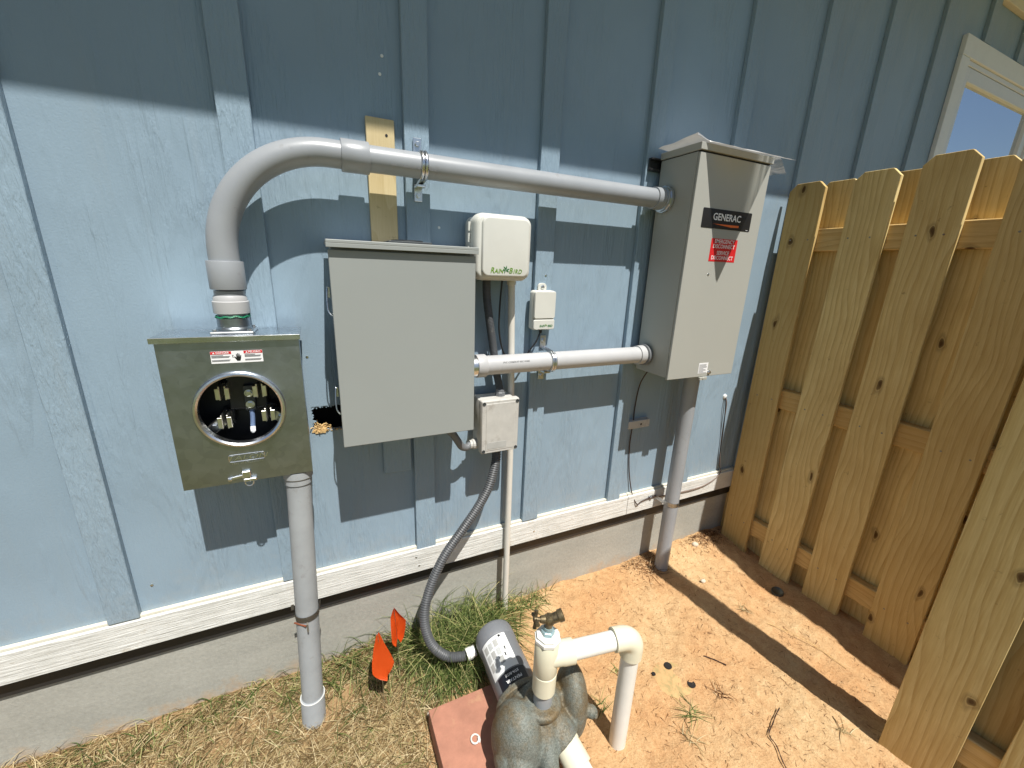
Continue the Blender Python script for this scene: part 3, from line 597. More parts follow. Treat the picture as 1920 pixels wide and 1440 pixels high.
bm = NB(); lathe(bm, [(.036, 1.0795), (.0395, 1.081), (.0395, 1.089), (.043, 1.0895), (.043, 1.0985), (.040, 1.1015)], (0, AY, AZ), (1, 0, 0), 12); obj('locknut', bm, 'zinc', upper, 25)
LZ = 1.041
lower = thing('link_conduit', (0.75, AY, LZ), 'short level grey conduit joining the middle grey panel to the tall right-hand box', 'conduit')
bm = NB(); lathe(bm, [(PR, .44), (PR, 1.09)], (0, AY, LZ), (1, 0, 0), 44); obj('pipe', bm, 'pvc_grey_pale', lower, 35)
bm = NB(); lathe(bm, [(.0305, .4225), (.0352, .423), (.0358, .4245), (.0358, .452), (.0350, .4535), (.0305, .4537)], (0, AY, LZ), (1, 0, 0), 44); obj('coupling', bm, 'pvc_grey_pale', lower, 30)
bm = NB(); lathe(bm, [(.0375, .3885), (.0375, .394), (.0335, .3945), (.0335, .422)], (0, AY, LZ), (1, 0, 0), 30); obj('connector', bm, 'zinc', lower, 30)
bm = NB(); lathe(bm, [(.0305, 1.058), (.0345, 1.0585), (.035, 1.0835), (.0340, 1.085)], (0, AY, LZ), (1, 0, 0), 44); obj('coupling', bm, 'pvc_grey_pale', lower, 30)
bm = NB(); lathe(bm, [(.036, 1.0855), (.0405, 1.087), (.0405, 1.0985), (.038, 1.1015)], (0, AY, LZ), (1, 0, 0), 44); obj('bushing', bm, 'flex_grey', lower, 25)
# printed lettering along the pipes
text('pipe_print', 'VW-1  2 INCH SCH 40  ELECTRICAL', 0.245, AZ-.012, AY-PR-.0006, .008, 'print_grey', upper, 0, 0, .9)
text('pipe_print', 'PVC CONDUIT 90C WIRE', 0.55, LZ+.012, AY-PR+.0015, .009, 'print_grey', lower, 0, 0, .9)
# meter to ground
mdir = (Vector((-0.1205, -0.150, -0.06))-Vector((-0.087, -0.100, 0.79))).normalized(); m0 = Vector((-0.087, -0.100, 0.79))
drop = thing('ground_conduit', (-0.12, -0.15, -0.04), 'old grey conduit from the galvanised meter box down into the grass', 'conduit')
bm = NB(); lathe(bm, [(PR, 0.012), (PR, 0.62)], m0, mdir, 40); lathe(bm, [(PR*0.98, 0.62), (PR*0.98, 0.95)], m0, mdir, 40); obj('pipe', bm, 'pvc_grey_old', drop, 35)
bm = NB(); lathe(bm, [(.036, -.006), (.036, .012), (.033, .016), (.033, .03), (.0305, .031)], m0, mdir, 40); obj('adapter', bm, 'pvc_grey_old', drop, 30)
bm = NB(); lathe(bm, [(.0305, .735), (.0330, .736), (.0335, .738), (.0335, .98)], m0, mdir, 40); obj('sleeve', bm, 'pvc_grey_old', drop, 30)
pc = m0+mdir*0.735
bm = NB(); tube(bm, [pc+Vector((.0336*math.cos(a), .0336*math.sin(a), .0)) for a in (2*math.pi*k/40 for k in range(41))], .0010, 6); obj('sleeve_rim', bm, 'pvc_white', drop, 40)
# transfer switch to ground
GX, GY = 1.362, -0.088
gdrop = thing('ground_conduit', (GX, GY, 0), 'grey conduit from the tall right-hand box down into bare soil', 'conduit')
bm = NB(); lathe(bm, [(PR, -.15), (PR, .955)], (GX, GY, 0), (0, 0, 1), 40); obj('pipe', bm, 'pvc_grey', gdrop, 35)
bm = NB(); lathe(bm, [(.0305, .930), (.036, .931), (.036, .970)], (GX, GY, 0), (0, 0, 1), 40); obj('adapter', bm, 'pvc_grey', gdrop, 30)
# straps
def strap(name, c, axis, r, wall_y, label, mat='zinc', ears=True):
    th_ = thing(name, (c[0], wall_y, c[2]), label, 'pipe strap', 'pipe straps'); c = Vector(c); ax = Vector(axis)
    up = Vector((0, 0, 1)) if abs(ax.x) > .5 else Vector((1, 0, 0)); out = Vector((0, -1, 0))
    for off in (-.0045, .0045):
        bm = NB(); path = []
        base = abs(c.y-wall_y)
        path.append(c+up*(r+.006)-out*(base-.012)+ax*off); path.append(c+up*(r+.003)-out*.012+ax*off)
        for k in range(21): a = math.pi/2-math.pi*k/20; path.append(c+(up*math.sin(a)+out*math.cos(a))*(r+.0022)+ax*off)
        path.append(c-up*(r+.003)-out*.012+ax*off); path.append(c-up*(r+.010)-out*(base-.012)+ax*off)
        tube(bm, path, .0046, 8); o = obj('band', bm, mat, th_, 50)
    bm = NB(); w = .011
    for s in (1, -1):
        e = c+up*s*(r+.026)-out*(base-.003)
        d = Vector((w, .003, .021)) if abs(ax.x) > .5 else Vector((.021, .003, w))
        box(bm, e.x-d.x, e.x+d.x, e.y-d.y, e.y+d.y*.3, e.z-d.z, e.z+d.z, .001)
    pl = obj('mounting_plate', bm, mat, th_)
    for s in (1, -1):
        e = c+up*s*(r+.032)-out*(base-.006); bm = NB(); hexhead(bm, e, (0, -1, 0), .0062, .006); obj('bolt', bm, mat, pl)
    bm = NB(); e = c-up*(r+.012)-out*(base-.03); box(bm, e.x-.012, e.x+.012, e.y-.018, e.y+.018, e.z-.004, e.z+.002, .001); obj('saddle_lip', bm, mat, th_)
    return th_
strap('pipe_strap', (0.272, AY, AZ), (1, 0, 0), PR, -0.019, 'zinc pipe strap on the upper conduit beside the bare tan board')
strap('pipe_strap', (0.688, AY, LZ), (1, 0, 0), PR, -0.019, 'zinc pipe strap on the lower conduit below the small white sensor')
def ring_clip(c, r, wall_y, label, mat, flare):
    th_ = thing('pipe_strap', (c[0], wall_y, c[2]), label, 'pipe strap', 'pipe straps'); c = Vector(c)
    bm = NB(); n = 22
    for zz0, zz1 in ((-.0095, .0095),):
        P = [c+Vector((math.cos(a)*(r+.0015), -math.sin(a)*(r+.0015), 0)) for a in (math.radians(-10+200*k/n) for k in range(n+1))]
        P = [Vector((P[0].x+.004, wall_y, P[0].z)), ]+P+[Vector((P[-1].x-.004, wall_y, P[-1].z)), Vector((P[-1].x-flare, wall_y-.001, P[-1].z))]
        if flare > .03: P = [Vector((P[0].x+.012, wall_y-.001, P[0].z))]+P
        A = [bm.verts.new(p+Vector((0, 0, zz0))) for p in P]; B = [bm.verts.new(p+Vector((0, 0, zz1))) for p in P]
        for k in range(len(P)-1): bm.faces.new((A[k], A[k+1], B[k+1], B[k]))
    bmesh.ops.solidify(bm, geom=bm.faces[:], thickness=-.002)
    o = obj('band', bm, mat, th_, 40)
    return th_, o
th_, o = ring_clip((GX, GY, 0.352), PR, -0.022, 'shiny metal strap holding the right-hand ground conduit to the skirt board', 'zinc', .045)
bm = NB(); hexhead(bm, (GX-PR-.03, -0.024, 0.352), (0, -1, 0), .006, .005); obj('bolt', bm, 'zinc', o)
pk = m0+mdir*0.44
th_, o = ring_clip((pk.x, pk.y, pk.z), PR, pk.y+.034, 'rusty thin strap round the left ground conduit near the skirt board', 'weathered_clip', .012)
bm = NB(); tube(bm, [(pk.x-.034, pk.y-.014, pk.z-.013), (pk.x-.004, pk.y-.036, pk.z-.016)], .0024, 8); obj('bolt', bm, 'rust', o)
bm = NB(); box(bm, pk.x-.002, pk.x+.002, pk.y-.042, pk.y-.034, pk.z-.034, pk.z-.004, .0008); obj('clamp_tail', bm, 'weathered_clip', o)

# ------------------------------------------------------------------ grey panel
QX0, QX1, QZ0, QZ1, QY = 0.030, 0.387, 0.870, 1.366, -0.170
panel = thing('electrical_panel', (0.21, -0.09, QZ0), 'plain grey electrical panel box hung in the middle of the wall', 'electrical panel')
bm = NB(); box(bm, QX0+.006, QX1-.006, QY+.022, -0.0205, QZ0+.006, QZ1+.0097, .001); obj('enclosure', bm, 'panel_grey', panel)
bm = NB(); box(bm, QX0, QX1, QY, QY+.0215, QZ0, QZ1-.004, .0018, 2); door = obj('door', bm, 'panel_grey', panel)
bm = NB(); box(bm, QX0-.004, QX1+.004, QY-.012, -0.0205, QZ1+.010, QZ1+.018, .0015, 2); box(bm, QX0-.004, QX1+.004, QY-.012, QY-.010, QZ1+.001, QZ1+.0102, .0006); obj('hood', bm, 'panel_grey', panel)
bm = NB(); box(bm, 0.168, 0.276, -0.15, -0.06, QZ1+.0185, QZ1+.024, .001); lathe(bm, [(.04, 0), (.04, .004)], (0.222, -0.105, QZ1+.024), (0, 0, 1), 30); obj('closing_plate', bm, 'dark_hub', panel)
for z in (1.262, 1.008):
    bm = NB(); box(bm, QX0-.008, QX0-.0005, -0.125, -0.105, z-.012, z+.014, .001); lt = obj('latch', bm, 'zinc', panel)
    bm = NB(); tube(bm, cr([(QX0-.007, -0.125, z+.012), (QX0-.009, -0.132, z-.01), (QX0-.009, -0.14, z-.04), (QX0-.003, -0.145, z-.052), (QX0+.001, -0.146, z-.052)], 5), .0018, 8); obj('wire_bail', bm, 'zinc', lt, 40)

# ------------------------------------------------------------------ tall switch box
TX0, TX1, TZ0, TZ1, TY = 1.104, 1.441, 0.971, 1.704, -0.200
tsw = thing('transfer_switch', (1.27, -0.11, TZ0), 'tall pale grey transfer switch box with black and red labels near the fence', 'switch box')
bm = NB(); box(bm, TX0, TX1, TY+.010, -0.036, TZ0+.006, TZ1, .0015, 2); obj('enclosure', bm, 'switch_grey', tsw)
bm = NB(); box(bm, TX0+.001, TX1-.001, TY, TY+.0095, TZ0, TZ1-.002, .0018, 2); obj('front_cover', bm, 'switch_grey', tsw)
bm = NB(); box(bm, TX0-.004, TX1+.004, TY-.004, -0.034, TZ1+.003, TZ1+.024, .0015, 2); obj('lid', bm, 'switch_grey', tsw)
bm = NB(); box(bm, TX0+.004, TX1-.004, TY+.004, -0.05, TZ1+.0002, TZ1+.0028); obj('gasket', bm, 'black_rubber', tsw)
for (x0, x1, z0, z1) in ((1.062, 1.20, 1.672, 1.712), (1.34, 1.48, 1.672, 1.712), (1.12, 1.16, 1.0, 1.671)):
    bm = NB()
    if x1-x0 > .1:
        box(bm, x0, x1, -0.024, -0.0185, z0, z1, .001); box(bm, x0, x1, -0.0355, -0.0245, z0, z0+.006, .001); box(bm, x0, x1, -0.0355, -0.0245, z1-.006, z1, .001)
    else: box(bm, x0, x1, -0.0355, -0.0185, z0, z1)
    obj('mounting_strut', bm, 'black_plastic', tsw)
bm = NB(); rprism(bm, 1.270, 1.517, .236, .060, .004, [(TY-.0002, 0), (TY-.0010, 0), (TY-.0012, .0004)]); lg = obj('name_plate', bm, 'print_black', tsw, label='black name plate with white lettering and an orange streak')
text('lettering', 'GENERAC', 1.268, 1.5225, TY-.0015, .0300, 'print_white', lg, .016, 0, 1.0)
bm = NB(); poly_plate(bm, [(1.205, 1.5012), (1.330, 1.5025), (1.330, 1.4955), (1.290, 1.4945)], TY-.0014); obj('streak', bm, 'print_orange', lg)
text('lettering', '10000-1', 1.374, 1.4905, TY-.0014, .0035, 'print_white', lg)
bm = NB(); plate(bm, 1.2120, 1.3395, 1.3825, 1.4565, TY-.0002); rs = obj('disconnect_sticker', bm, 'print_red', tsw, label='red sticker with white capital lettering')
for s_, z in (('EMERGENCY', 1.4475), ('DISCONNECT', 1.4315), ('SERVICE', 1.4105), ('DISCONNECT', 1.3945)): text('lettering', s_, 1.2757, z, TY-.0009, .0178, 'print_white', rs, .004, 0, .95)
bm = NB(); plate(bm, 1.2525, 1.3005, 0.984, 1.024, TY-.0002); sl = obj('spec_label', bm, 'print_white', tsw)
for k in range(9): bm = NB(); plate(bm, 1.2555, 1.2555+.042*random.uniform(.5, 1), 0.9865+.0038*k, 0.9878+.0038*k, TY-.0007); obj('print_line', bm, 'print_grey', sl)
bm = NB(); hexhead(bm, (1.311, TY-.0002, 0.986), (0, -1, 0), .006, .006); obj('screw', bm, 'zinc', tsw)
bm = NB(); lathe(bm, [(.004, 0), (.004, .0012), (.001, .002)], (1.2225, TY, 1.339), (0, -1, 0), 12); obj('screw', bm, 'zinc', tsw)
bm = NB(); box(bm, 1.262, 1.300, TY-.006, TY+.004, TZ0-.012, TZ0-.001, .001); lathe(bm, [(.0045, 0), (.0045, .002)], (1.281, TY-.0065, TZ0-.006), (0, -1, 0), 10); obj('padlock_tab', bm, 'switch_grey', tsw)
# plastic film lying over the lid
bm = NB(); lay = bm.verts.layers.float.new('thin'); nu, nv = 44, 26; G = []
for j in range(nv+1):
    row = []
    for i in range(nu+1):
        u_ = i/nu; x = 1.075+u_*0.445; w_ = j/nv
        tip = 1.295; base_y = TY-.006
        if w_ <= 0.45:
            q = w_/0.45; y = -0.045+(base_y+0.045)*q; z = TZ1+.0265+.014*abs(noise.noise(Vector((x*9, y*14, 2))))
            if x < 1.13: z += .016*(1-(x-1.075)/.055)*q
        else:
            q = (w_-0.45)/0.55; fl = max(0, 1-abs((x-tip)/(0.175 if x < tip else 0.148)))
            y = base_y-0.178*fl*q; z = TZ1+.0275-0.374*0.178*fl*q+.0025*noise.noise(Vector((x*22, q*3, 5)))
            if x < 1.13: z += .016*(1-(x-1.075)/.055)*(1-.4*q)
        if x > 1.447:
            o_ = x-1.447; x2 = 1.447+o_*1.0; z -= 8*o_*o_+.010*noise.noise(Vector((y*25, x*20, 0))); y -= .012*noise.noise(Vector((y*9, x*9, 7))); x = x2+.004*noise.noise(Vector((y*40, 1, 0)))
        v = bm.verts.new((x, y, z)); v[lay] = max(0, min(1, (x-1.345)/.05)) if w_ > .3 else 0.2; row.append(v)
    G.append(row)
for j in range(nv):
    for i in range(nu): bm.faces.new((G[j][i], G[j][i+1], G[j+1][i+1], G[j+1][i]))
single('plastic_film', bm, 'film', (1.27, -0.11, TZ1+.024), 'crumpled clear plastic film lying on top of the tall switch box', 'plastic film', smooth=60)

# ------------------------------------------------------------------ irrigation controller and sensor
CX, CZ, CW, CH = 0.492, 1.389, 0.172, 0.176
ctl = thing('irrigation_controller', (CX, -0.07, CZ-CH/2), 'rounded off-white irrigation controller with green lettering beside the grey panel', 'controller')
bm = NB(); rprism(bm, CX, CZ, CW-.004, CH-.004, .024, [(-0.0185, .002), (-0.021, 0), (-0.078, 0)]); obj('case', bm, 'shell_white', ctl, 40)
bm = NB(); rprism(bm, CX, CZ, CW+.004, CH+.004, .028, [(-0.0785, 0), (-0.100, 0), (-0.112, .004), (-0.1165, .0075), (-0.118, .012)], 8); cv = obj('cover', bm, 'shell_white', ctl, 40)
bm = NB(); rprism(bm, CX+.003, CZ+.001, CW-.026, CH-.016, .020, [(-0.1182, 0), (-0.1235, .0008), (-0.1257, .0025), (-0.1262, .006)], 8); obj('raised_panel', bm, 'shell_white', cv, 50)
for z in (CZ+.055, CZ+.025, CZ-.01, CZ-.045):
    bm = NB(); lathe(bm, [(.0045, 0), (.0045, .024)], (CX-CW/2-.004, -0.072, z-.012), (0, 0, 1), 10); obj('hinge', bm, 'shell_white', ctl, 40)
bm = NB(); box(bm, CX+CW/2+.0005, CX+CW/2+.008, -0.088, -0.066, CZ-.012, CZ+.030, .003, 2); obj('latch', bm, 'shell_white', ctl)
ty = -0.1264
for s_, x_, z_, q_ in (('R', .4520, CZ-.0615, .0215), ('A', .4640, CZ-.0632, .0170), ('I', .4718, CZ-.0632, .0170), ('N', .4795, CZ-.0632, .0170), ('B', .5090, CZ-.0615, .0215), ('I', .5190, CZ-.0632, .0170), ('R', .5268, CZ-.0632, .0170), ('D', .5385, CZ-.0632, .0170)):
    text('lettering', s_, x_, z_, ty-.0005, q_, 'print_green', cv, .014, .25, .92)
def bird(cx, cz, y, s, mat, par):
    bm = NB()
    for a in (80, 130, 195, 245, 330, 15):
        a = math.radians(a); d = Vector((math.cos(a), math.sin(a))); n_ = Vector((-d.y, d.x))
        poly_plate(bm, [(cx-n_.x*.12*s, cz-n_.y*.12*s), (cx+d.x*.5*s-n_.x*.2*s, cz+d.y*.5*s-n_.y*.2*s), (cx+d.x*s, cz+d.y*s), (cx+d.x*.5*s+n_.x*.1*s, cz+d.y*.5*s+n_.y*.1*s)], y-.00005*len(bm.verts)/8, .0003)
    obj('bird_mark', bm, mat, par)
bird(.4942, CZ-.0585, ty-.0003, .0120, 'print_dark_green', cv)
SX, SZ = 0.6735, 1.2045; tl_ = Matrix.Rotation(math.radians(-0.5), 3, 'Y')
sen = thing('rain_sensor_receiver', (SX, -0.03, SZ-.065), 'small off-white receiver box screwed to a batten under the controller', 'receiver')
bm = NB(); rprism(bm, SX, SZ, .082, .128, .010, [(-0.0185, 0), (-0.040, 0), (-0.0415, .001)], 5); obj('case', bm, 'shell_white', sen, 40)
bm = NB(); rprism(bm, SX, SZ+.018, .081, .090, .008, [(-0.0417, .001), (-0.0495, .001), (-0.052, .003)], 5); obj('front_cover', bm, 'shell_white', sen, 40)
bm = NB(); rprism(bm, SX, SZ-.0455, .081, .0345, .007, [(-0.0417, .001), (-0.0493, .001), (-0.0515, .003)], 5); fl_ = obj('front_cover', bm, 'shell_white', sen, 40)
text('lettering', 'RAIN', SX-.0085, SZ-.0505, -0.0519, .0105, 'print_dark_green', fl_, .03, .28, .8); text('lettering', 'BIRD', SX+.0215, SZ-.0505, -0.0519, .0105, 'print_dark_green', fl_, .03, .28, .8); bird(SX+.006, SZ-.048, -0.0517, .0052, 'print_green', fl_)
bm = NB(); rprism(bm, SX, SZ+.072, .032, .030, .012, [(-0.0185, 0), (-0.024, 0), (-0.025, .001)], 6); tb = obj('mounting_tab', bm, 'shell_white', sen, 40)
bm = NB(); lathe(bm, [(.0065, 0), (.0065, .002), (.003, .003)], (SX, -0.0252, SZ+.074), (0, -1, 0), 12); obj('screw', bm, 'zinc', tb)
bm = NB(); lathe(bm, [(.006, 0), (.005, .010), (.003, .012)], (SX-.004, -0.035, SZ-.065), (0, 0, -1), 12); obj('grommet', bm, 'black_rubber', sen)
bm = NB(); tube(bm, cr([(.512, -0.062, 1.302), (.508, -0.060, 1.23), (.508, -0.058, 1.15), (.522, -0.052, 1.09), (.545, -0.032, 1.055), (.575, -0.022, 1.015), (.600, -0.022, 1.005), (.614, -0.026, 1.03), (.632, -0.032, 1.068), (.655, -0.036, 1.10), (SX-.004, -0.035, 1.135)], 8), .0028, 10)
single('black_cable', bm, 'black_rubber', (.512, -0.062, 1.302), 'thin black cable looping from the controller to the small receiver', 'cable', smooth=60)
# white riser
wr_ = thing('white_conduit', (0.578, -0.036, 0), 'thin white plastic conduit running from the controller down to the soil', 'conduit')
bm = NB(); tube(bm, [(.5555, -0.0355, 1.30), (.5665, -0.0355, 1.0), (.5745, -0.0355, .70), (.5765, -0.036, .4), (.5775, -0.037, -.08)], .0112, 20); obj('pipe', bm, 'white_conduit', wr_, 40)
bm = NB(); lathe(bm, [(.0145, 0), (.0145, .016), (.012, .018)], (.5552, -0.0355, 1.3015), (.03, 0, -1), 20); obj('connector', bm, 'white_conduit', wr_, 40)
# grey junction box
JX, JZ = 0.500, 0.8435
jb = thing('junction_box', (JX, -0.06, JZ-.09), 'weathered grey junction box with four corner screws beside the white conduit', 'junction box')
bm = NB(); box(bm, JX-.0630, JX+.0595, -0.088, -0.0185, JZ-.085, JZ+.086, .005, 2); obj('case', bm, 'jbox_grey', jb, 30)
bm = NB(); rprism(bm, JX, JZ, .131, .181, .005, [(-0.0885, 0), (-0.106, 0), (-0.1105, .003)], 4); ld = obj('lid', bm, 'jbox_grey', jb, 40)
bm = NB(); rprism(bm, JX, JZ, .100, .160, .003, [(-0.1106, 0), (-0.1117, .001)], 3); obj('lid_panel', bm, 'jbox_grey', ld, 40)
bm = NB(); box(bm, JX-.045, JX+.022, -0.1124, -0.1118, JZ-.074, JZ-.052, 0); obj('rating_plate', bm, 'decal_plate', ld)
for sx_ in (-1, 1):
    for sz_ in (-1, 1): bm = NB(); lathe(bm, [(.0058, 0), (.0058, .0015), (.004, .0016), (.0035, .0004)], (JX+sx_*.057, -0.1104, JZ+sz_*.081), (0, -1, 0), 12); obj('screw', bm, 'dark_hub', ld)
bm = NB(); lathe(bm, [(.017, 0), (.017, .012), (.015, .014), (.015, .022), (.012, .024)], (.5195, -0.055, JZ+.086), (0, 0, 1), 10); obj('gland', bm, 'flex_grey', jb, 25)
bm = NB(); lathe(bm, [(.017, 0), (.017, .014), (.0145, .016), (.0145, .024)], (JX-.063, -0.060, JZ-.072), (-1, 0, 0), 14); obj('gland', bm, 'jbox_grey', jb, 25)
bm = NB(); lathe(bm, [(.019, 0), (.019, .014), (.0165, .016)], (.508, -0.060, JZ-.085), (0, 0, -1), 14); obj('gland', bm, 'flex_dark', jb, 25)
def hose(name, ctrl, r, pitch, depth, mat, label, origin):
    p = resample(cr(ctrl, 30), pitch/3); rad = [r+(depth if i % 3 == 0 else (-depth if i % 3 == 1 else 0)) for i in range(len(p))]
    bm = NB(); tube(bm, p, r, 18, True, rad); return single(name, bm, mat, origin, label, 'hose', smooth=55)
hose('flexible_conduit', [(.464, -0.055, 1.303), (.467, -0.052, 1.25), (.478, -0.049, 1.18), (.499, -0.0385, 1.08), (.507, -0.036, 1.03), (.516, -0.045, .975), (.5195, -0.055, .945)], .0125, .0045, .0006, 'flex_dark', 'dark flexible conduit between the controller and the junction box', (.464, -.055, 1.303))
hose('flexible_conduit', [(.318, -0.085, .851), (.345, -0.084, .833), (.366, -0.080, .800), (.382, -0.074, .775), (.40, -0.066, .7665), (.415, -0.060, .7715)], .0115, .0045, .0004, 'flex_grey', 'short curled grey conduit under the grey panel', (.318, -.085, .851))
bm = NB(); lathe(bm, [(.017, 0), (.017, .010), (.0145, .012), (.0145, .022)], (.292, -0.086, .868), (.8, 0, -.55), 14); obj('gland', bm, 'panel_grey', panel, 25)
hose('flexible_conduit', [(.508, -0.060, .742), (.506, -0.068, .70), (.475, -0.085, .615), (.43, -0.095, .548), (.375, -0.105, .485), (.305, -0.118, .405), (.252, -0.135, .308), (.228, -0.158, .222), (.242, -0.185, .142), (.285, -0.208, .094), (.330, -0.221, .084), (.350, -0.224, .084)], .0150, .0075, .0011, 'flex_dark', 'long ribbed dark grey hose curving from the junction box down to the pump', (.508, -.06, .742))
# thin wires and little box by the right-hand conduit
def wire(name, ctrl, r, mat, label): bm = NB(); tube(bm, cr(ctrl, 8), r, 8); return single(name, bm, mat, tuple(ctrl[0]), label, 'wire', smooth=60)
wire('brown_wire', [(1.168, -0.045, .975), (1.160, -0.012, .90), (1.152, -0.008, .80), (1.150, -0.012, .742)], .0024, 'brown_wire', 'short brown wire from the tall box to the little white block')
wire('brown_wire', [(1.147, -0.012, .713), (1.152, -0.006, .62), (1.168, -0.006, .50), (1.195, -0.012, .39), (1.215, -0.026, .342), (1.228, -0.026, .335), (1.242, -0.025, .345), (1.285, -0.025, .352), (1.33, -0.024, .353)], .0024, 'brown_wire', 'brown wire hanging from the little white block to the skirt board')
wire('grey_wire', [(1.33, -0.026, .348), (1.36, -0.025, .346), (1.42, -0.025, .344), (1.52, -0.026, .338), (1.62, -0.026, .340), (1.70, -0.026, .360), (1.745, -0.024, .392), (1.75, -0.010, .43), (1.735, -0.006, .53), (1.722, -0.008, .66), (1.714, -0.010, .75), (1.706, -0.004, .785), (1.706, 0.004, .79)], .0024, 'grey_wire', 'grey wire looping along the skirt board and up into the wall')
wire('grey_wire', [(1.752, -0.020, .40), (1.742, -0.008, .45), (1.728, -0.010, .60), (1.708, -0.014, .72), (1.702, -0.010, .77), (1.703, 0.004, .788)], .002, 'black_rubber', 'black wire beside the grey one, entering the wall through caulk')
bm = NB(); rprism(bm, 1.174, .728, .112, .034, .003, [(-0.0005, 0), (-0.022, 0), (-0.024, .002)], 3); sb = single('surface_block', bm, 'jbox_grey', (1.174, -0.0005, .711), 'little grey-white plastic block with a wire on the blue wall', 'wire block')
bm = NB(); lathe(bm, [(.0045, 0), (.0045, .0006)], (1.182-1.174, -0.0242+.0005, .727-.711), (0, -1, 0), 10); hl = obj('screw_hole', bm, 'black_plastic', None); hl.parent = sb
bm = NB(); lathe(bm, [(.013, 0), (.012, .003), (.007, .006), (.003, .007)], (1.704, 0.0, .789), (0, -1, 0), 11)
for v in bm.verts: v.co += Vector((1, 0, 1.3))*.004*noise.noise(v.co*160)
single('caulk_blob', bm, 'silicone', (1.704, 0, .789), 'blob of clear caulk where wires enter the wall near the fence', 'caulk', smooth=60)

# ------------------------------------------------------------------ paver, pump and white plumbing
bm = NB(); box(bm, .198, .478, -.78, -.318, -.03, .042, .004, 2)
for v in bm.verts: v.co += Vector((1, 1, 1))*.002*noise.noise(v.co*9)
single('paver', bm, 'paver_red', (.40, -.55, -.03), 'red concrete paver slab under the pump', 'paver')
pump = thing('water_pump', (.46, -.46, .042), 'grey water pump with worn cast iron body on the red paver', 'pump')
PA = Vector((.444, -.222, .137)); PB = Vector((.436, -.500, .137)); pax = (PB-PA).normalized(); mr = .0625
bm = NB(); lathe(bm, [(.045, 0), (.056, .003), (.0625, .010), (.0642, .018), (.0642, .058), (.0628, .060)], PA, pax, 48); obj('end_cap', bm, 'motor_paint', pump, 35)
bm = NB(); lathe(bm, [(mr, .0602), (mr, .255), (.055, .262)], PA, pax, 48); mo = obj('motor', bm, 'motor_paint', pump, 35)
def decal(a0, a1, t0, t1, r, mat, name, par):     # patch wrapped on the motor shell, angle 0 = up, + towards -x
    bm = NB(); n = 14; u = Vector((0, 0, 1)); w = Vector((-1, 0, 0)); A, B = [], []
    for k in range(n+1):
        a = math.radians(a0+(a1-a0)*k/n); d = u*math.cos(a)+w*math.sin(a)
        A.append(bm.verts.new(PA+pax*t0+d*r)); B.append(bm.verts.new(PA+pax*t1+d*r))
    for k in range(n): bm.faces.new((A[k], A[k+1], B[k+1], B[k]))
    return obj(name, bm, mat, par, 60)
dl_ = decal(-14, 70, .063, .182, mr+.0006, 'decal_paper', 'spec_label', mo)
for i in range(3):
    for j in range(3): decal(16+17*i, 16+17*i+13, .075+.030*j, .075+.030*j+.024, mr+.0010, 'pale_print' if (i+j) % 2 else 'decal_plate', 'print_block', dl_)
for j, a in enumerate((4, 9)): decal(a-2, a+1.5, .11+.02*j, .122+.02*j, mr+.0010, 'print_black', 'print_block', dl_)
decal(2, 9, .066, .074, mr+.0010, 'print_black', 'print_block', dl_)
dn = decal(-26, 58, .186, .2345, mr+.0006, 'decal_navy', 'name_label', mo)
def on_motor(s, ang, t_, size, mat):
    a = math.radians(ang); d = Vector((0, 0, 1))*math.cos(a)+Vector((-1, 0, 0))*math.sin(a); tx = -d.cross(pax).normalized()
    if tx.x > 0: tx = -tx
    up_ = d.cross(tx); mt = Matrix((tx, up_, d)).transposed().to_4x4(); p = PA+pax*t_+d*(mr+.0016)
    text('lettering', s, p.x, p.z, p.y, size, mat, dn, .01, 0, 1, rot=mt, ext=.0001)
on_motor('PENTAIR', 14, .217, .0125, 'print_white'); on_motor('STA-RITE', 14, .199, .0105, 'print_white')
bm = NB(); lathe(bm, [(.062, .236), (.078, .238), (.080, .241), (.080, .252), (.078, .255), (.06, .256)], PA, pax, 48); fg = obj('flange', bm, 'cast_iron', pump, 30)
for k in range(6):
    a = math.radians(30+60*k); bm = NB(); hexhead(bm, PA+pax*.238+(Vector((0, 0, 1))*math.cos(a)+Vector((-1, 0, 0))*math.sin(a))*.071, -pax, .0048, .006); obj('bolt', bm, 'weathered_clip', fg)
bm = NB(); box(bm, .400, .482, -.40, -.27, .0425, .082, .006, 2); obj('foot', bm, 'motor_paint', pump)
bm = NB(); lathe(bm, [(.0165, 0), (.0195, .001), (.0195, .016), (.0175, .018), (.0175, .030), (.016, .032)], (.352, -.2245, .085), (1, 0, .22), 10); obj('hose_connector', bm, 'pvc_white', pump, 25)
# cast iron casing: fused from rounded solids
bm = NB()
def ell(c, r, rot=None):
    q = bmesh.ops.create_uvsphere(bm, u_segments=24, v_segments=16, radius=1.0); vv = q['verts']
    bmesh.ops.scale(bm, verts=vv, vec=r)
    if rot is not None: bmesh.ops.rotate(bm, verts=vv, cent=(0, 0, 0), matrix=rot)
    bmesh.ops.translate(bm, verts=vv, vec=c)
lathe(bm, [(.085, -.47), (.095, -.48), (.095, -.53), (.07, -.55)], (.465, 0, .125), (0, 1, 0), 36)
ell((.572, -.515, .132), (.046, .082, .116), Matrix.Rotation(-.35, 3, 'Z')); ell((.385, -.545, .128), (.068, .078, .112), Matrix.Rotation(.25, 3, 'Z'))
ell((.365, -.590, .085), (.050, .060, .085))
tube(bm, [(.455, -.545, .10), (.455, -.545, .222)], .040, 24); lathe(bm, [(.044, .205), (.050, .212), (.050, .224), (.044, .228)], (.455, -.545, 0), (0, 0, 1), 28)
tube(bm, [(.466, -.52, .165), (.480, -.56, .152), (.500, -.606, .127)], .05, 24, True, [.046, .048, .045])
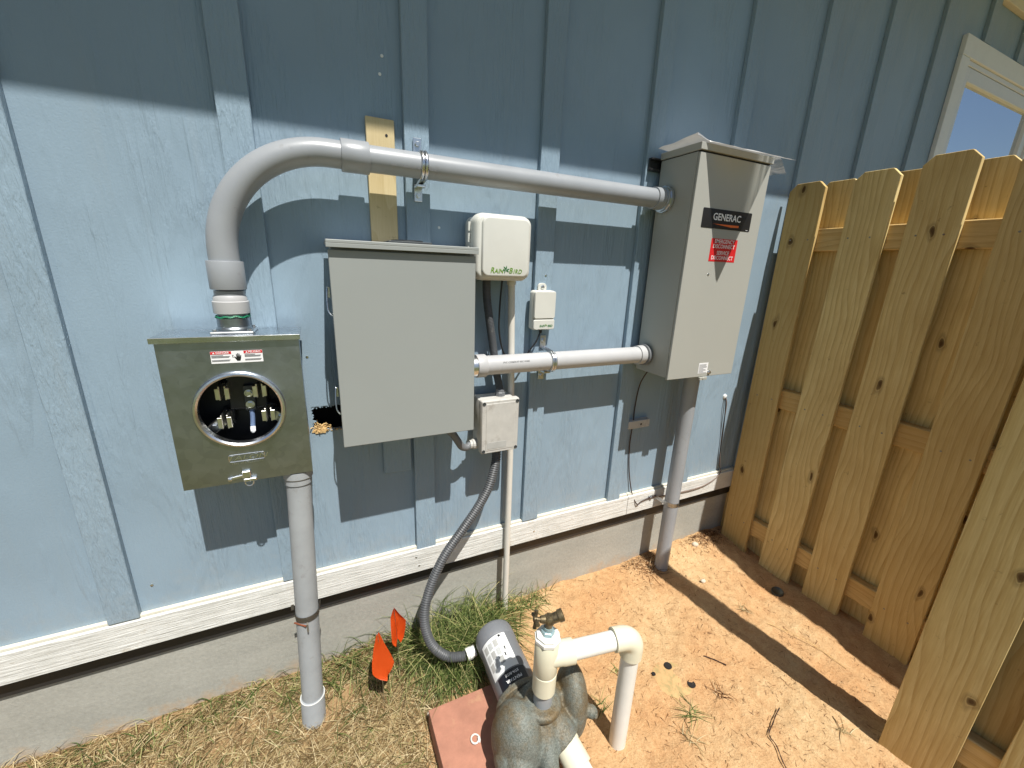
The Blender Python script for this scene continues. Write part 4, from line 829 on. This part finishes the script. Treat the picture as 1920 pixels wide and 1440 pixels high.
tube(bm, [(.455, -.56, .18), (.437, -.625, .125), (.428, -.68, .055), (.424, -.70, .03)], .03, 16, True, [.034, .025, .021, .021]); tube(bm, [(.36, -.56, .12), (.352, -.63, .085), (.345, -.685, .03)], .04, 16, True, [.05, .045, .04])
ell((.598, -.578, .150), (.018, .018, .018))
bmesh.ops.recalc_face_normals(bm, faces=bm.faces[:])
vol = obj('casing', bm, 'cast_iron', pump)
md = vol.modifiers.new('r', 'REMESH'); md.mode = 'VOXEL'; md.voxel_size = .0036
sm = vol.modifiers.new('s', 'SMOOTH'); sm.factor = .5; sm.iterations = 4
bpy.context.view_layer.update(); dg = bpy.context.evaluated_depsgraph_get(); nm = bpy.data.meshes.new_from_object(vol.evaluated_get(dg)); vol.modifiers.clear(); vol.data = nm
nm.polygons.foreach_set('use_smooth', [True]*len(nm.polygons))
bm = NB(); hexhead(bm, (.600, -.592, .153), (.2, -1, .2), .007, .006); obj('plug', bm, 'cast_iron', vol)
# discharge plumbing
rz = .395; A_ = Vector((.455, -.545, rz)); B_ = Vector((.694, -.596, rz)); bd = (B_-A_).normalized()
plumb = thing('white_plumbing', (.694, -.596, 0), 'white plastic pipe from the pump top over and down into the soil', 'pipe')
bm = NB(); lathe(bm, [(.0250, .222), (.0250, .285)], (A_.x, A_.y, 0), (0, 0, 1), 32); obj('nipple', bm, 'pvc_grey', plumb, 35)
bm = NB(); lathe(bm, [(.027, .270), (.0305, .272), (.0310, .332), (.0295, .334), (.0310, .337), (.0310, .435), (.029, .438)], (A_.x, A_.y, 0), (0, 0, 1), 36); lathe(bm, [(.0290, .0), (.0300, .040), (.0310, .044), (.0310, .072), (.027, .0735)], A_-Vector((0, 0, .012)), bd, 32); obj('tee', bm, 'pvc_cream', plumb, 35)
bm = NB(); lathe(bm, [(.027, .437), (.034, .438), (.034, .446), (.030, .448), (.030, .454), (.024, .456)], (A_.x, A_.y, 0), (0, 0, 1), 8); obj('bushing', bm, 'pvc_white', plumb, 25)
bm = NB(); a0 = A_-Vector((0, 0, .012)); b0 = B_-Vector((0, 0, .0)); tube(bm, [a0+bd*.05, b0-bd*.03], .0242, 32); obj('pipe', bm, 'pvc_white', plumb, 35)
bm = NB(); er = .032; pts = [b0-bd*.058, b0-bd*er]+[b0-bd*er+bd*er*math.sin(a)-Vector((0, 0, er*(1-math.cos(a)))) for a in (math.pi/2*k/8 for k in range(1, 9))]+[b0-Vector((0, 0, .062))]
tube(bm, pts, .0305, 32); obj('elbow', bm, 'pvc_cream', plumb, 45)
bm = NB(); tube(bm, [b0-Vector((0, 0, .04)), (.694, -.596, -.1)], .0242, 32); obj('pipe', bm, 'pvc_white', plumb, 35)
# hose bib
bib = thing('hose_bib', (A_.x, A_.y, .455), 'old brass hose bib with a cross handle on top of the white pipe', 'tap')
bm = NB(); lathe(bm, [(.017, .4565), (.017, .466), (.013, .468)], (A_.x, A_.y, 0), (0, 0, 1), 6); lathe(bm, [(.012, .466), (.012, .478)], (A_.x, A_.y, 0), (0, 0, 1), 16); obj('adapter', bm, 'blue_paint_nut', bib, 25)
top = Vector((A_.x+.004, A_.y, .497)); od = Vector((.75, -.25, .35)).normalized(); hd = Vector((-.80, .25, .10)).normalized()
bm = NB(); lathe(bm, [(.010, 0), (.011, .010), (.014, .018), (.0145, .03), (.010, .036)], (A_.x, A_.y, .474), (.05, 0, 1), 18)
tube(bm, [top-hd*.004, top+hd*.012, top+hd*.026], .010, 14, True, [.013, .0115, .008]); tube(bm, [top-od*.006, top+od*.012, top+od*.024], .011, 18, True, [.012, .0125, .0125]); obj('body', bm, 'old_brass', bib, 45)
bm = NB(); lathe(bm, [(.0150, .0), (.0155, .003), (.0150, .006), (.0155, .009), (.0150, .012), (.0115, .0125), (.0115, .004)], top+od*.022, od, 24, True); obj('spout', bm, 'old_brass', bib, 35)
hc = top+hd*.038; w1 = hd.cross(Vector((.1, .3, 1))).normalized(); w2 = hd.cross(w1)
bm = NB(); lathe(bm, [(.0055, 0), (.0055, .016)], top+hd*.024, hd, 10); lathe(bm, [(.008, 0), (.008, .008), (.005, .010)], hc-hd*.004, hd, 10)
for w_, L_ in ((w1, .026), (w2, .022)):
    tube(bm, [hc-w_*L_, hc-w_*L_*.5, hc, hc+w_*L_*.5, hc+w_*L_], .005, 8, True, [.0056, .0042, .005, .0042, .0056])
obj('handle', bm, 'old_brass', bib, 45)
# suction pipe
sd = Vector((.10, -.55, -.20)).normalized(); s0 = Vector((.4985, -.600, .129))
suc = thing('suction_pipe', (.52, -.80, .02), 'white suction pipe with cream coupling at the bottom edge, screwed into the pump', 'pipe')
bm = NB(); lathe(bm, [(.033, 0), (.037, .001), (.037, .012), (.0355, .014), (.0355, .062), (.034, .064), (.027, .0645)], s0, sd, 36); obj('coupling', bm, 'pvc_cream', suc, 30)
bm = NB(); tube(bm, [s0+sd*.05, s0+sd*.32], .0285, 32); obj('pipe', bm, 'pvc_white', suc, 35)
# small white curl on the paver
bm = NB(); tube(bm, [Vector((.300, -.452, .046+.002*k/9))+Vector((.0135*math.cos(a), .0150*math.sin(a), 0))*(1-.02*k) for k, a in enumerate(-.9+.48*q for q in range(16))], .0024, 8)
single('plastic_curl', bm, 'ring_plastic', (.300, -.452, .044), 'small white plastic curl lying on the red paver', 'plastic scrap', smooth=50)

# ------------------------------------------------------------------ flags
def flag(base, top_p, pts, bend, label, group='orange marker flags'):
    fl = thing('marker_flag', base, label, 'flag', group); b = Vector(base); tp = Vector(top_p)
    bm = NB(); tube(bm, [b-Vector((0, 0, .05)), (b+tp)/2+Vector((.002, 0, 0)), tp], .0012, 6); obj('wire_stake', bm, 'zinc', fl)
    bm = NB(); n = 14; L, R_ = [], []
    rows = []
    for j in range(n+1):
        f = j/n; wl = [p for p in pts]
        # interpolate outline half-widths
        for (f0, l0, r0), (f1, l1, r1) in zip(pts, pts[1:]):
            if f0 <= f <= f1: q = (f-f0)/(f1-f0+1e-9); l_, r_ = l0+(l1-l0)*q, r0+(r1-r0)*q; break
        row = []
        for i in range(9):
            s = i/8; u_ = l_+(r_-l_)*s
            y_ = -bend[0]*f*f-.020*math.cos(s*math.pi*bend[2])*(0.4+f)*bend[1]
            row.append(bm.verts.new((tp.x+u_*1.15, tp.y+y_, tp.z-bend[3]*f)))
        rows.append(row)
    for a, c in zip(rows, rows[1:]):
        for i in range(8): bm.faces.new((a[i], a[i+1], c[i+1], c[i]))
    bmesh.ops.solidify(bm, geom=bm.faces[:], thickness=.0004)
    obj('flag_sheet', bm, 'flag_orange', fl, 60)
flag((.086, -.185, -.03), (.079, -.185, .252), [(0, -.003, .004), (.3, -.013, .016), (.6, -.020, .031), (.78, -.021, .038), (.90, -.010, .032), (1, .014, .019)], (.025, .35, 1.0, .158), 'lower orange marker flag hanging in the grass')
flag((.147, -.135, -.02), (.137, -.135, .278), [(0, -.003, .003), (.2, -.011, .014), (.42, -.012, .030), (.6, -.012, .029), (.9, -.012, .021), (1, -.003, .012)], (.012, .5, 1.6, .128), 'upper orange marker flag nearer the wall')

# ------------------------------------------------------------------ small things on the soil
bm = NB(); c0 = Vector((.998, -.517, 0)); cz0 = gh(.998, -.517)
lid_h = [(.945, -.481, .006), (1.014, -.478, .012), (1.038, -.560, .012)]
bm = NB(); lathe(bm, [(.068, -.02), (.068, -.001), (.060, .002), (.001, .0025)], (c0.x, c0.y, cz0+.0005), (0, 0, 1), 36)
vb = single('valve_box_lid', bm, 'lid_green', (c0.x, c0.y, cz0), 'sand-covered round valve box lid with three dark holes', 'lid', smooth=30)
for x, y, r_ in lid_h:
    bm = NB(); lathe(bm, [(r_*1.15, 0), (r_*1.1, .0012), (r_, .0013), (r_*.95, .0004)], (x-c0.x, y-c0.y, .0060), (0, 0, 1), 18); o = obj('hole', bm, 'cavity', None, 30); o.parent = vb
zc = gh(1.745, -.40)
bm = NB(); lathe(bm, [(.010, .002), (.018, .004), (.022, .008), (.024, .006), (.024, -.004)], (1.745, -.402, zc+.004), (-.25, -.15, 1), 24); single('metal_cap', bm, 'cap_metal', (1.745, -.402, zc), 'round metal cap lying in the soil below the fence', 'cap', smooth=35)
for i, (x, y, r_, lb) in enumerate(((1.47, -.235, .012, 'small pale stone beside the long shadow on the soil'), (.75, -.79, .010, 'small white pebble at the bottom of the picture beside the white pipe'), (1.62, -.055, .016, 'pale stone in the soil mound at the foot of the wall'), (.215, -.285, .012, 'small white stone at the upper left corner of the paver'), (-.24, -.30, .014, 'pale pebble in dry grass at lower left'))):
    bm = NB(); q = bmesh.ops.create_icosphere(bm, subdivisions=2, radius=r_)
    for v in bm.verts: v.co = Vector((v.co.x*1.2, v.co.y*.8, v.co.z*.7))*(1+.35*noise.noise(v.co*60+Vector((i*3, 0, 0))))
    bmesh.ops.translate(bm, verts=bm.verts[:], vec=(x, y, gh(x, y)+r_*.35)); single('stone', bm, 'stone', (x, y, gh(x, y)), lb, 'stone', smooth=50)
def G3(x, y, dz=.004): return (x, y, gh(x, y)+dz)
for pts_, r_, lb in (([G3(1.238, -.733, .012), G3(1.205, -.742, .010), G3(1.165, -.757, .009), G3(1.125, -.772, .008), G3(1.118, -.80, .009), G3(1.095, -.835, .008), G3(1.085, -.86, .008)], .0026, 'long bent dark twig on the soil at bottom centre right'), ([G3(1.52, -.50), G3(1.55, -.54, .008), G3(1.58, -.60, .012), G3(1.60, -.66), G3(1.61, -.74)], .0022, 'thin pale twig between the long shadow and the fence'), ([G3(1.165, -.50), G3(1.19, -.525, .003), G3(1.21, -.56)], .0026, 'short brown stick right of the valve box lid')):
    bm = NB(); p = cr(pts_, 6); tube(bm, p, r_, 6, True, [r_*.7*(.6+.5*abs(math.sin(i*.7))) for i in range(len(p))]); single('twig', bm, 'brown_wire' if r_ > .0025 else 'fibre', pts_[0], lb, 'twig', smooth=50)

# ------------------------------------------------------------------ grass, weeds, litter
def blade(V, F, p, d, L, w, droop, seg=4, wav=0.0):
    d = d.normalized(); side = d.cross(Vector((0, 0, 1)));
    side = (side.normalized() if side.length > .05 else Vector((1, 0, 0))); side = (side+Vector((random.uniform(-.4, .4), random.uniform(-.4, .4), random.uniform(-.4, .4)))).normalized()
    h = Vector((d.x, d.y, 0)); b0 = len(V); q = Vector(p); cur = d.copy()
    for k in range(seg+1):
        ww = w*(1-(k/seg)**1.6)+.0002
        V.append(tuple(q-side*ww/2)); V.append(tuple(q+side*ww/2))
        cur = (cur+Vector((h.x*.15, h.y*.15, -droop))+Vector((random.uniform(-wav, wav), random.uniform(-wav, wav), random.uniform(-wav, wav)*.5))).normalized(); q = q+cur*(L/seg)
        if q.z < gh(q.x, q.y)+.001: q.z = gh(q.x, q.y)+.002
        if q.y > .008: q.y = .008
    for k in range(seg): i = b0+2*k; F.append((i, i+1, i+3, i+2))
def emit(name, V, F, mat, loc=None, label=None, cat=None, kind=None):
    me = bpy.data.meshes.new(name)
    if loc: V = [(v[0]-loc[0], v[1]-loc[1], v[2]-loc[2]) for v in V]
    me.from_pydata(V, [], F); me.materials.append(M[mat]); o = bpy.data.objects.new(name, me); COL.objects.link(o)
    if loc: o.location = loc
    if label: tag(o, label, cat)
    if kind: o['kind'] = kind
    return o
def rdir(up): a = random.uniform(0, 2*math.pi); return Vector((math.cos(a), math.sin(a), up))
def blocked(x, y): return (.19 < x < .49 and -.79 < y < -.31)
# dry thatch on the left
V, F = [], []
cnt = 0
while cnt < 27000:
    x = random.uniform(-1.0, .62); y = -abs(random.uniform(0, .85))
    dens = 1.0 if x < .2 else max(0, 1-(x-.2)/.14)*(.8 if y > -.3 else .5)
    dens *= .25+1.1*max(0, .5+1.2*noise.noise(Vector((x*5, y*5, 3))))
    if y < -.32 and x > .2: dens = 0
    if random.random() > dens or blocked(x, y): continue
    cnt += 1
    blade(V, F, Vector((x, y, gh(x, y)+random.uniform(0, .006))), rdir(random.uniform(.0, .75)), random.uniform(.02, .085), random.uniform(.0010, .0026), random.uniform(.05, .3), 3, .25)
emit('dry_grass', V, F, 'grass_dry', label='matted straw-coloured dry grass left of the pump', cat='grass', kind='stuff')
# green grass: short growth on the left, tall tufts at the wall
V, F = [], []
cnt = 0
while cnt < 1800:
    x = random.uniform(-1.0, .45); y = -abs(random.uniform(0, .8)); dens = max(0, .25+1.3*noise.noise(Vector((x*6+4, y*6, 9))))
    if y < -.3 and x > .2: dens = 0
    if random.random() > dens or blocked(x, y): continue
    cnt += 1; blade(V, F, Vector((x, y, gh(x, y))), rdir(random.uniform(.3, 1.4)), random.uniform(.02, .07), random.uniform(.0014, .003), random.uniform(.1, .35), 4, .12)
tufts = [(-.40, -.03, .05, .05, 40), (-.30, -.04, .05, .06, 60), (-.18, -.05, .06, .10, 70), (-.02, -.04, .07, .14, 80), (.06, -.04, .07, .15, 70), (.12, -.05, .06, .14, 50), (.20, -.05, .06, .18, 110), (.26, -.09, .07, .20, 260), (.33, -.09, .06, .20, 330), (.38, -.12, .06, .19, 330), (.43, -.09, .06, .20, 330), (.48, -.06, .05, .20, 240), (.52, -.10, .05, .15, 180), (.32, -.18, .07, .15, 350), (.40, -.19, .05, .12, 200), (.60, -.03, .04, .12, 70), (.66, -.05, .05, .10, 60), (.74, -.03, .05, .09, 40), (-.55, -.05, .06, .06, 60), (-.70, -.09, .08, .06, 120), (.0, -.22, .08, .06, 50), (.47, -.24, .03, .10, 60)]
for tx_, ty_, sp, L_, n_ in tufts:
    for k in range(n_):
        x = random.gauss(tx_, sp*.55); y = min(-.006, random.gauss(ty_, sp*.5)); blade(V, F, Vector((x, y, gh(x, y))), rdir(random.uniform(.5, 3.2)), L_*random.uniform(.35, 1.45), random.uniform(.0014, .0034), random.uniform(.12, .46), 6, .08)
emit('green_grass', V, F, 'grass_green', label='green grass tufts growing along the wall behind the pump', cat='grass', kind='stuff')
# litter over the bare soil
V, F = [], []
for k in range(2400):
    x = random.uniform(.2, 1.8); y = -abs(random.uniform(0, 1.1))
    if blocked(x, y) or random.random() > (.25+1.0*max(0, .45+noise.noise(Vector((x*5, y*5, 20))))) : continue
    blade(V, F, Vector((x, y, gh(x, y)+.001)), rdir(random.uniform(-.05, .25)), random.uniform(.004, .026)*(1.6 if random.random() < .06 else 1), random.uniform(.0008, .0018), random.uniform(0, .15), 3, .4)
for k in range(700):
    x = random.gauss(1.72, .07); y = -abs(random.gauss(0, .05)); blade(V, F, Vector((x, y, gh(x, y)+.001)), rdir(random.uniform(0, .5)), random.uniform(.006, .022), random.uniform(.0015, .003), .1, 2, .4)
for k in range(500):
    x = random.gauss(1.31, .06); y = -abs(random.gauss(.02, .05)); blade(V, F, Vector((x, y, gh(x, y)+.001)), rdir(random.uniform(0, .8)), random.uniform(.006, .03), random.uniform(.001, .0022), .1, 2, .3)
emit('plant_litter', V, F, 'debris', label='fine brown plant litter scattered on the sandy soil', cat='litter', kind='stuff')
# clods and crumbs
V, F = [], []
for k in range(1700):
    x = random.uniform(.45, 1.85); y = -abs(random.uniform(0, 1.05))
    if blocked(x, y): continue
    r_ = random.choice((.0016, .002, .0026, .003, .0042, .008 if random.random() < .2 else .0025)); b0 = len(V); z = gh(x, y)+r_*.2
    for (ax_, ay_, az_) in ((1, 0, 0), (0, 1, 0), (-1, 0, 0), (0, -1, 0), (0, 0, 1)): q = r_*random.uniform(.6, 1.3); V.append((x+ax_*q, y+ay_*q, z+az_*q*.8))
    for a, b in ((0, 1), (1, 2), (2, 3), (3, 0)): F.append((b0+a, b0+b, b0+4))
emit('soil_crumbs', V, F, 'soil', label='small crumbs of sandy soil between pump and fence', cat='soil', kind='stuff')
# single weeds
for (x, y, L_, n_, mat, lb) in ((.713, -.49, .07, 16, 'grass_green', 'small green weed at the foot of the white down pipe'), (.965, -.625, .06, 34, 'grass_green', 'sprawling weed on the sand below the valve box lid'), (.90, -.68, .055, 22, 'grass_dry', 'dry straw sprig near the bottom of the sand'), (1.10, -.62, .05, 18, 'debris', 'brown dead sprig right of the sprawling weed'), (1.50, -.42, .05, 18, 'grass_dry', 'pale dry sprig beside the long shadow'), (1.30, -.10, .11, 26, 'debris', 'dead brown weed at the foot of the right-hand ground conduit'), (1.36, -.86, .06, 12, 'grass_dry', 'straw sprig at the foot of the nearest fence panel'), (.84, -.43, .05, 12, 'grass_green', 'thin green sprout between the white pipe and valve lid'), (-.50, -.035, .07, 9, 'grass_green', 'lone green sprout against the concrete at lower left')):
    V, F = [], []
    for k in range(n_):
        p = Vector((x+random.gauss(0, .012), y+random.gauss(0, .012), 0)); p.z = gh(p.x, p.y); blade(V, F, p, rdir(random.uniform(.1, 1.2)), L_*random.uniform(.5, 1.2), random.uniform(.0014, .003), random.uniform(.1, .4), 4, .15)
    emit('weed', V, F, mat, (x, y, gh(x, y)), lb, 'weed')

scene.render.engine = 'CYCLES'
scene.cycles.max_bounces = 7; scene.cycles.diffuse_bounces = 3; scene.cycles.glossy_bounces = 3; scene.cycles.caustics_reflective = True; scene.cycles.blur_glossy = 0.25
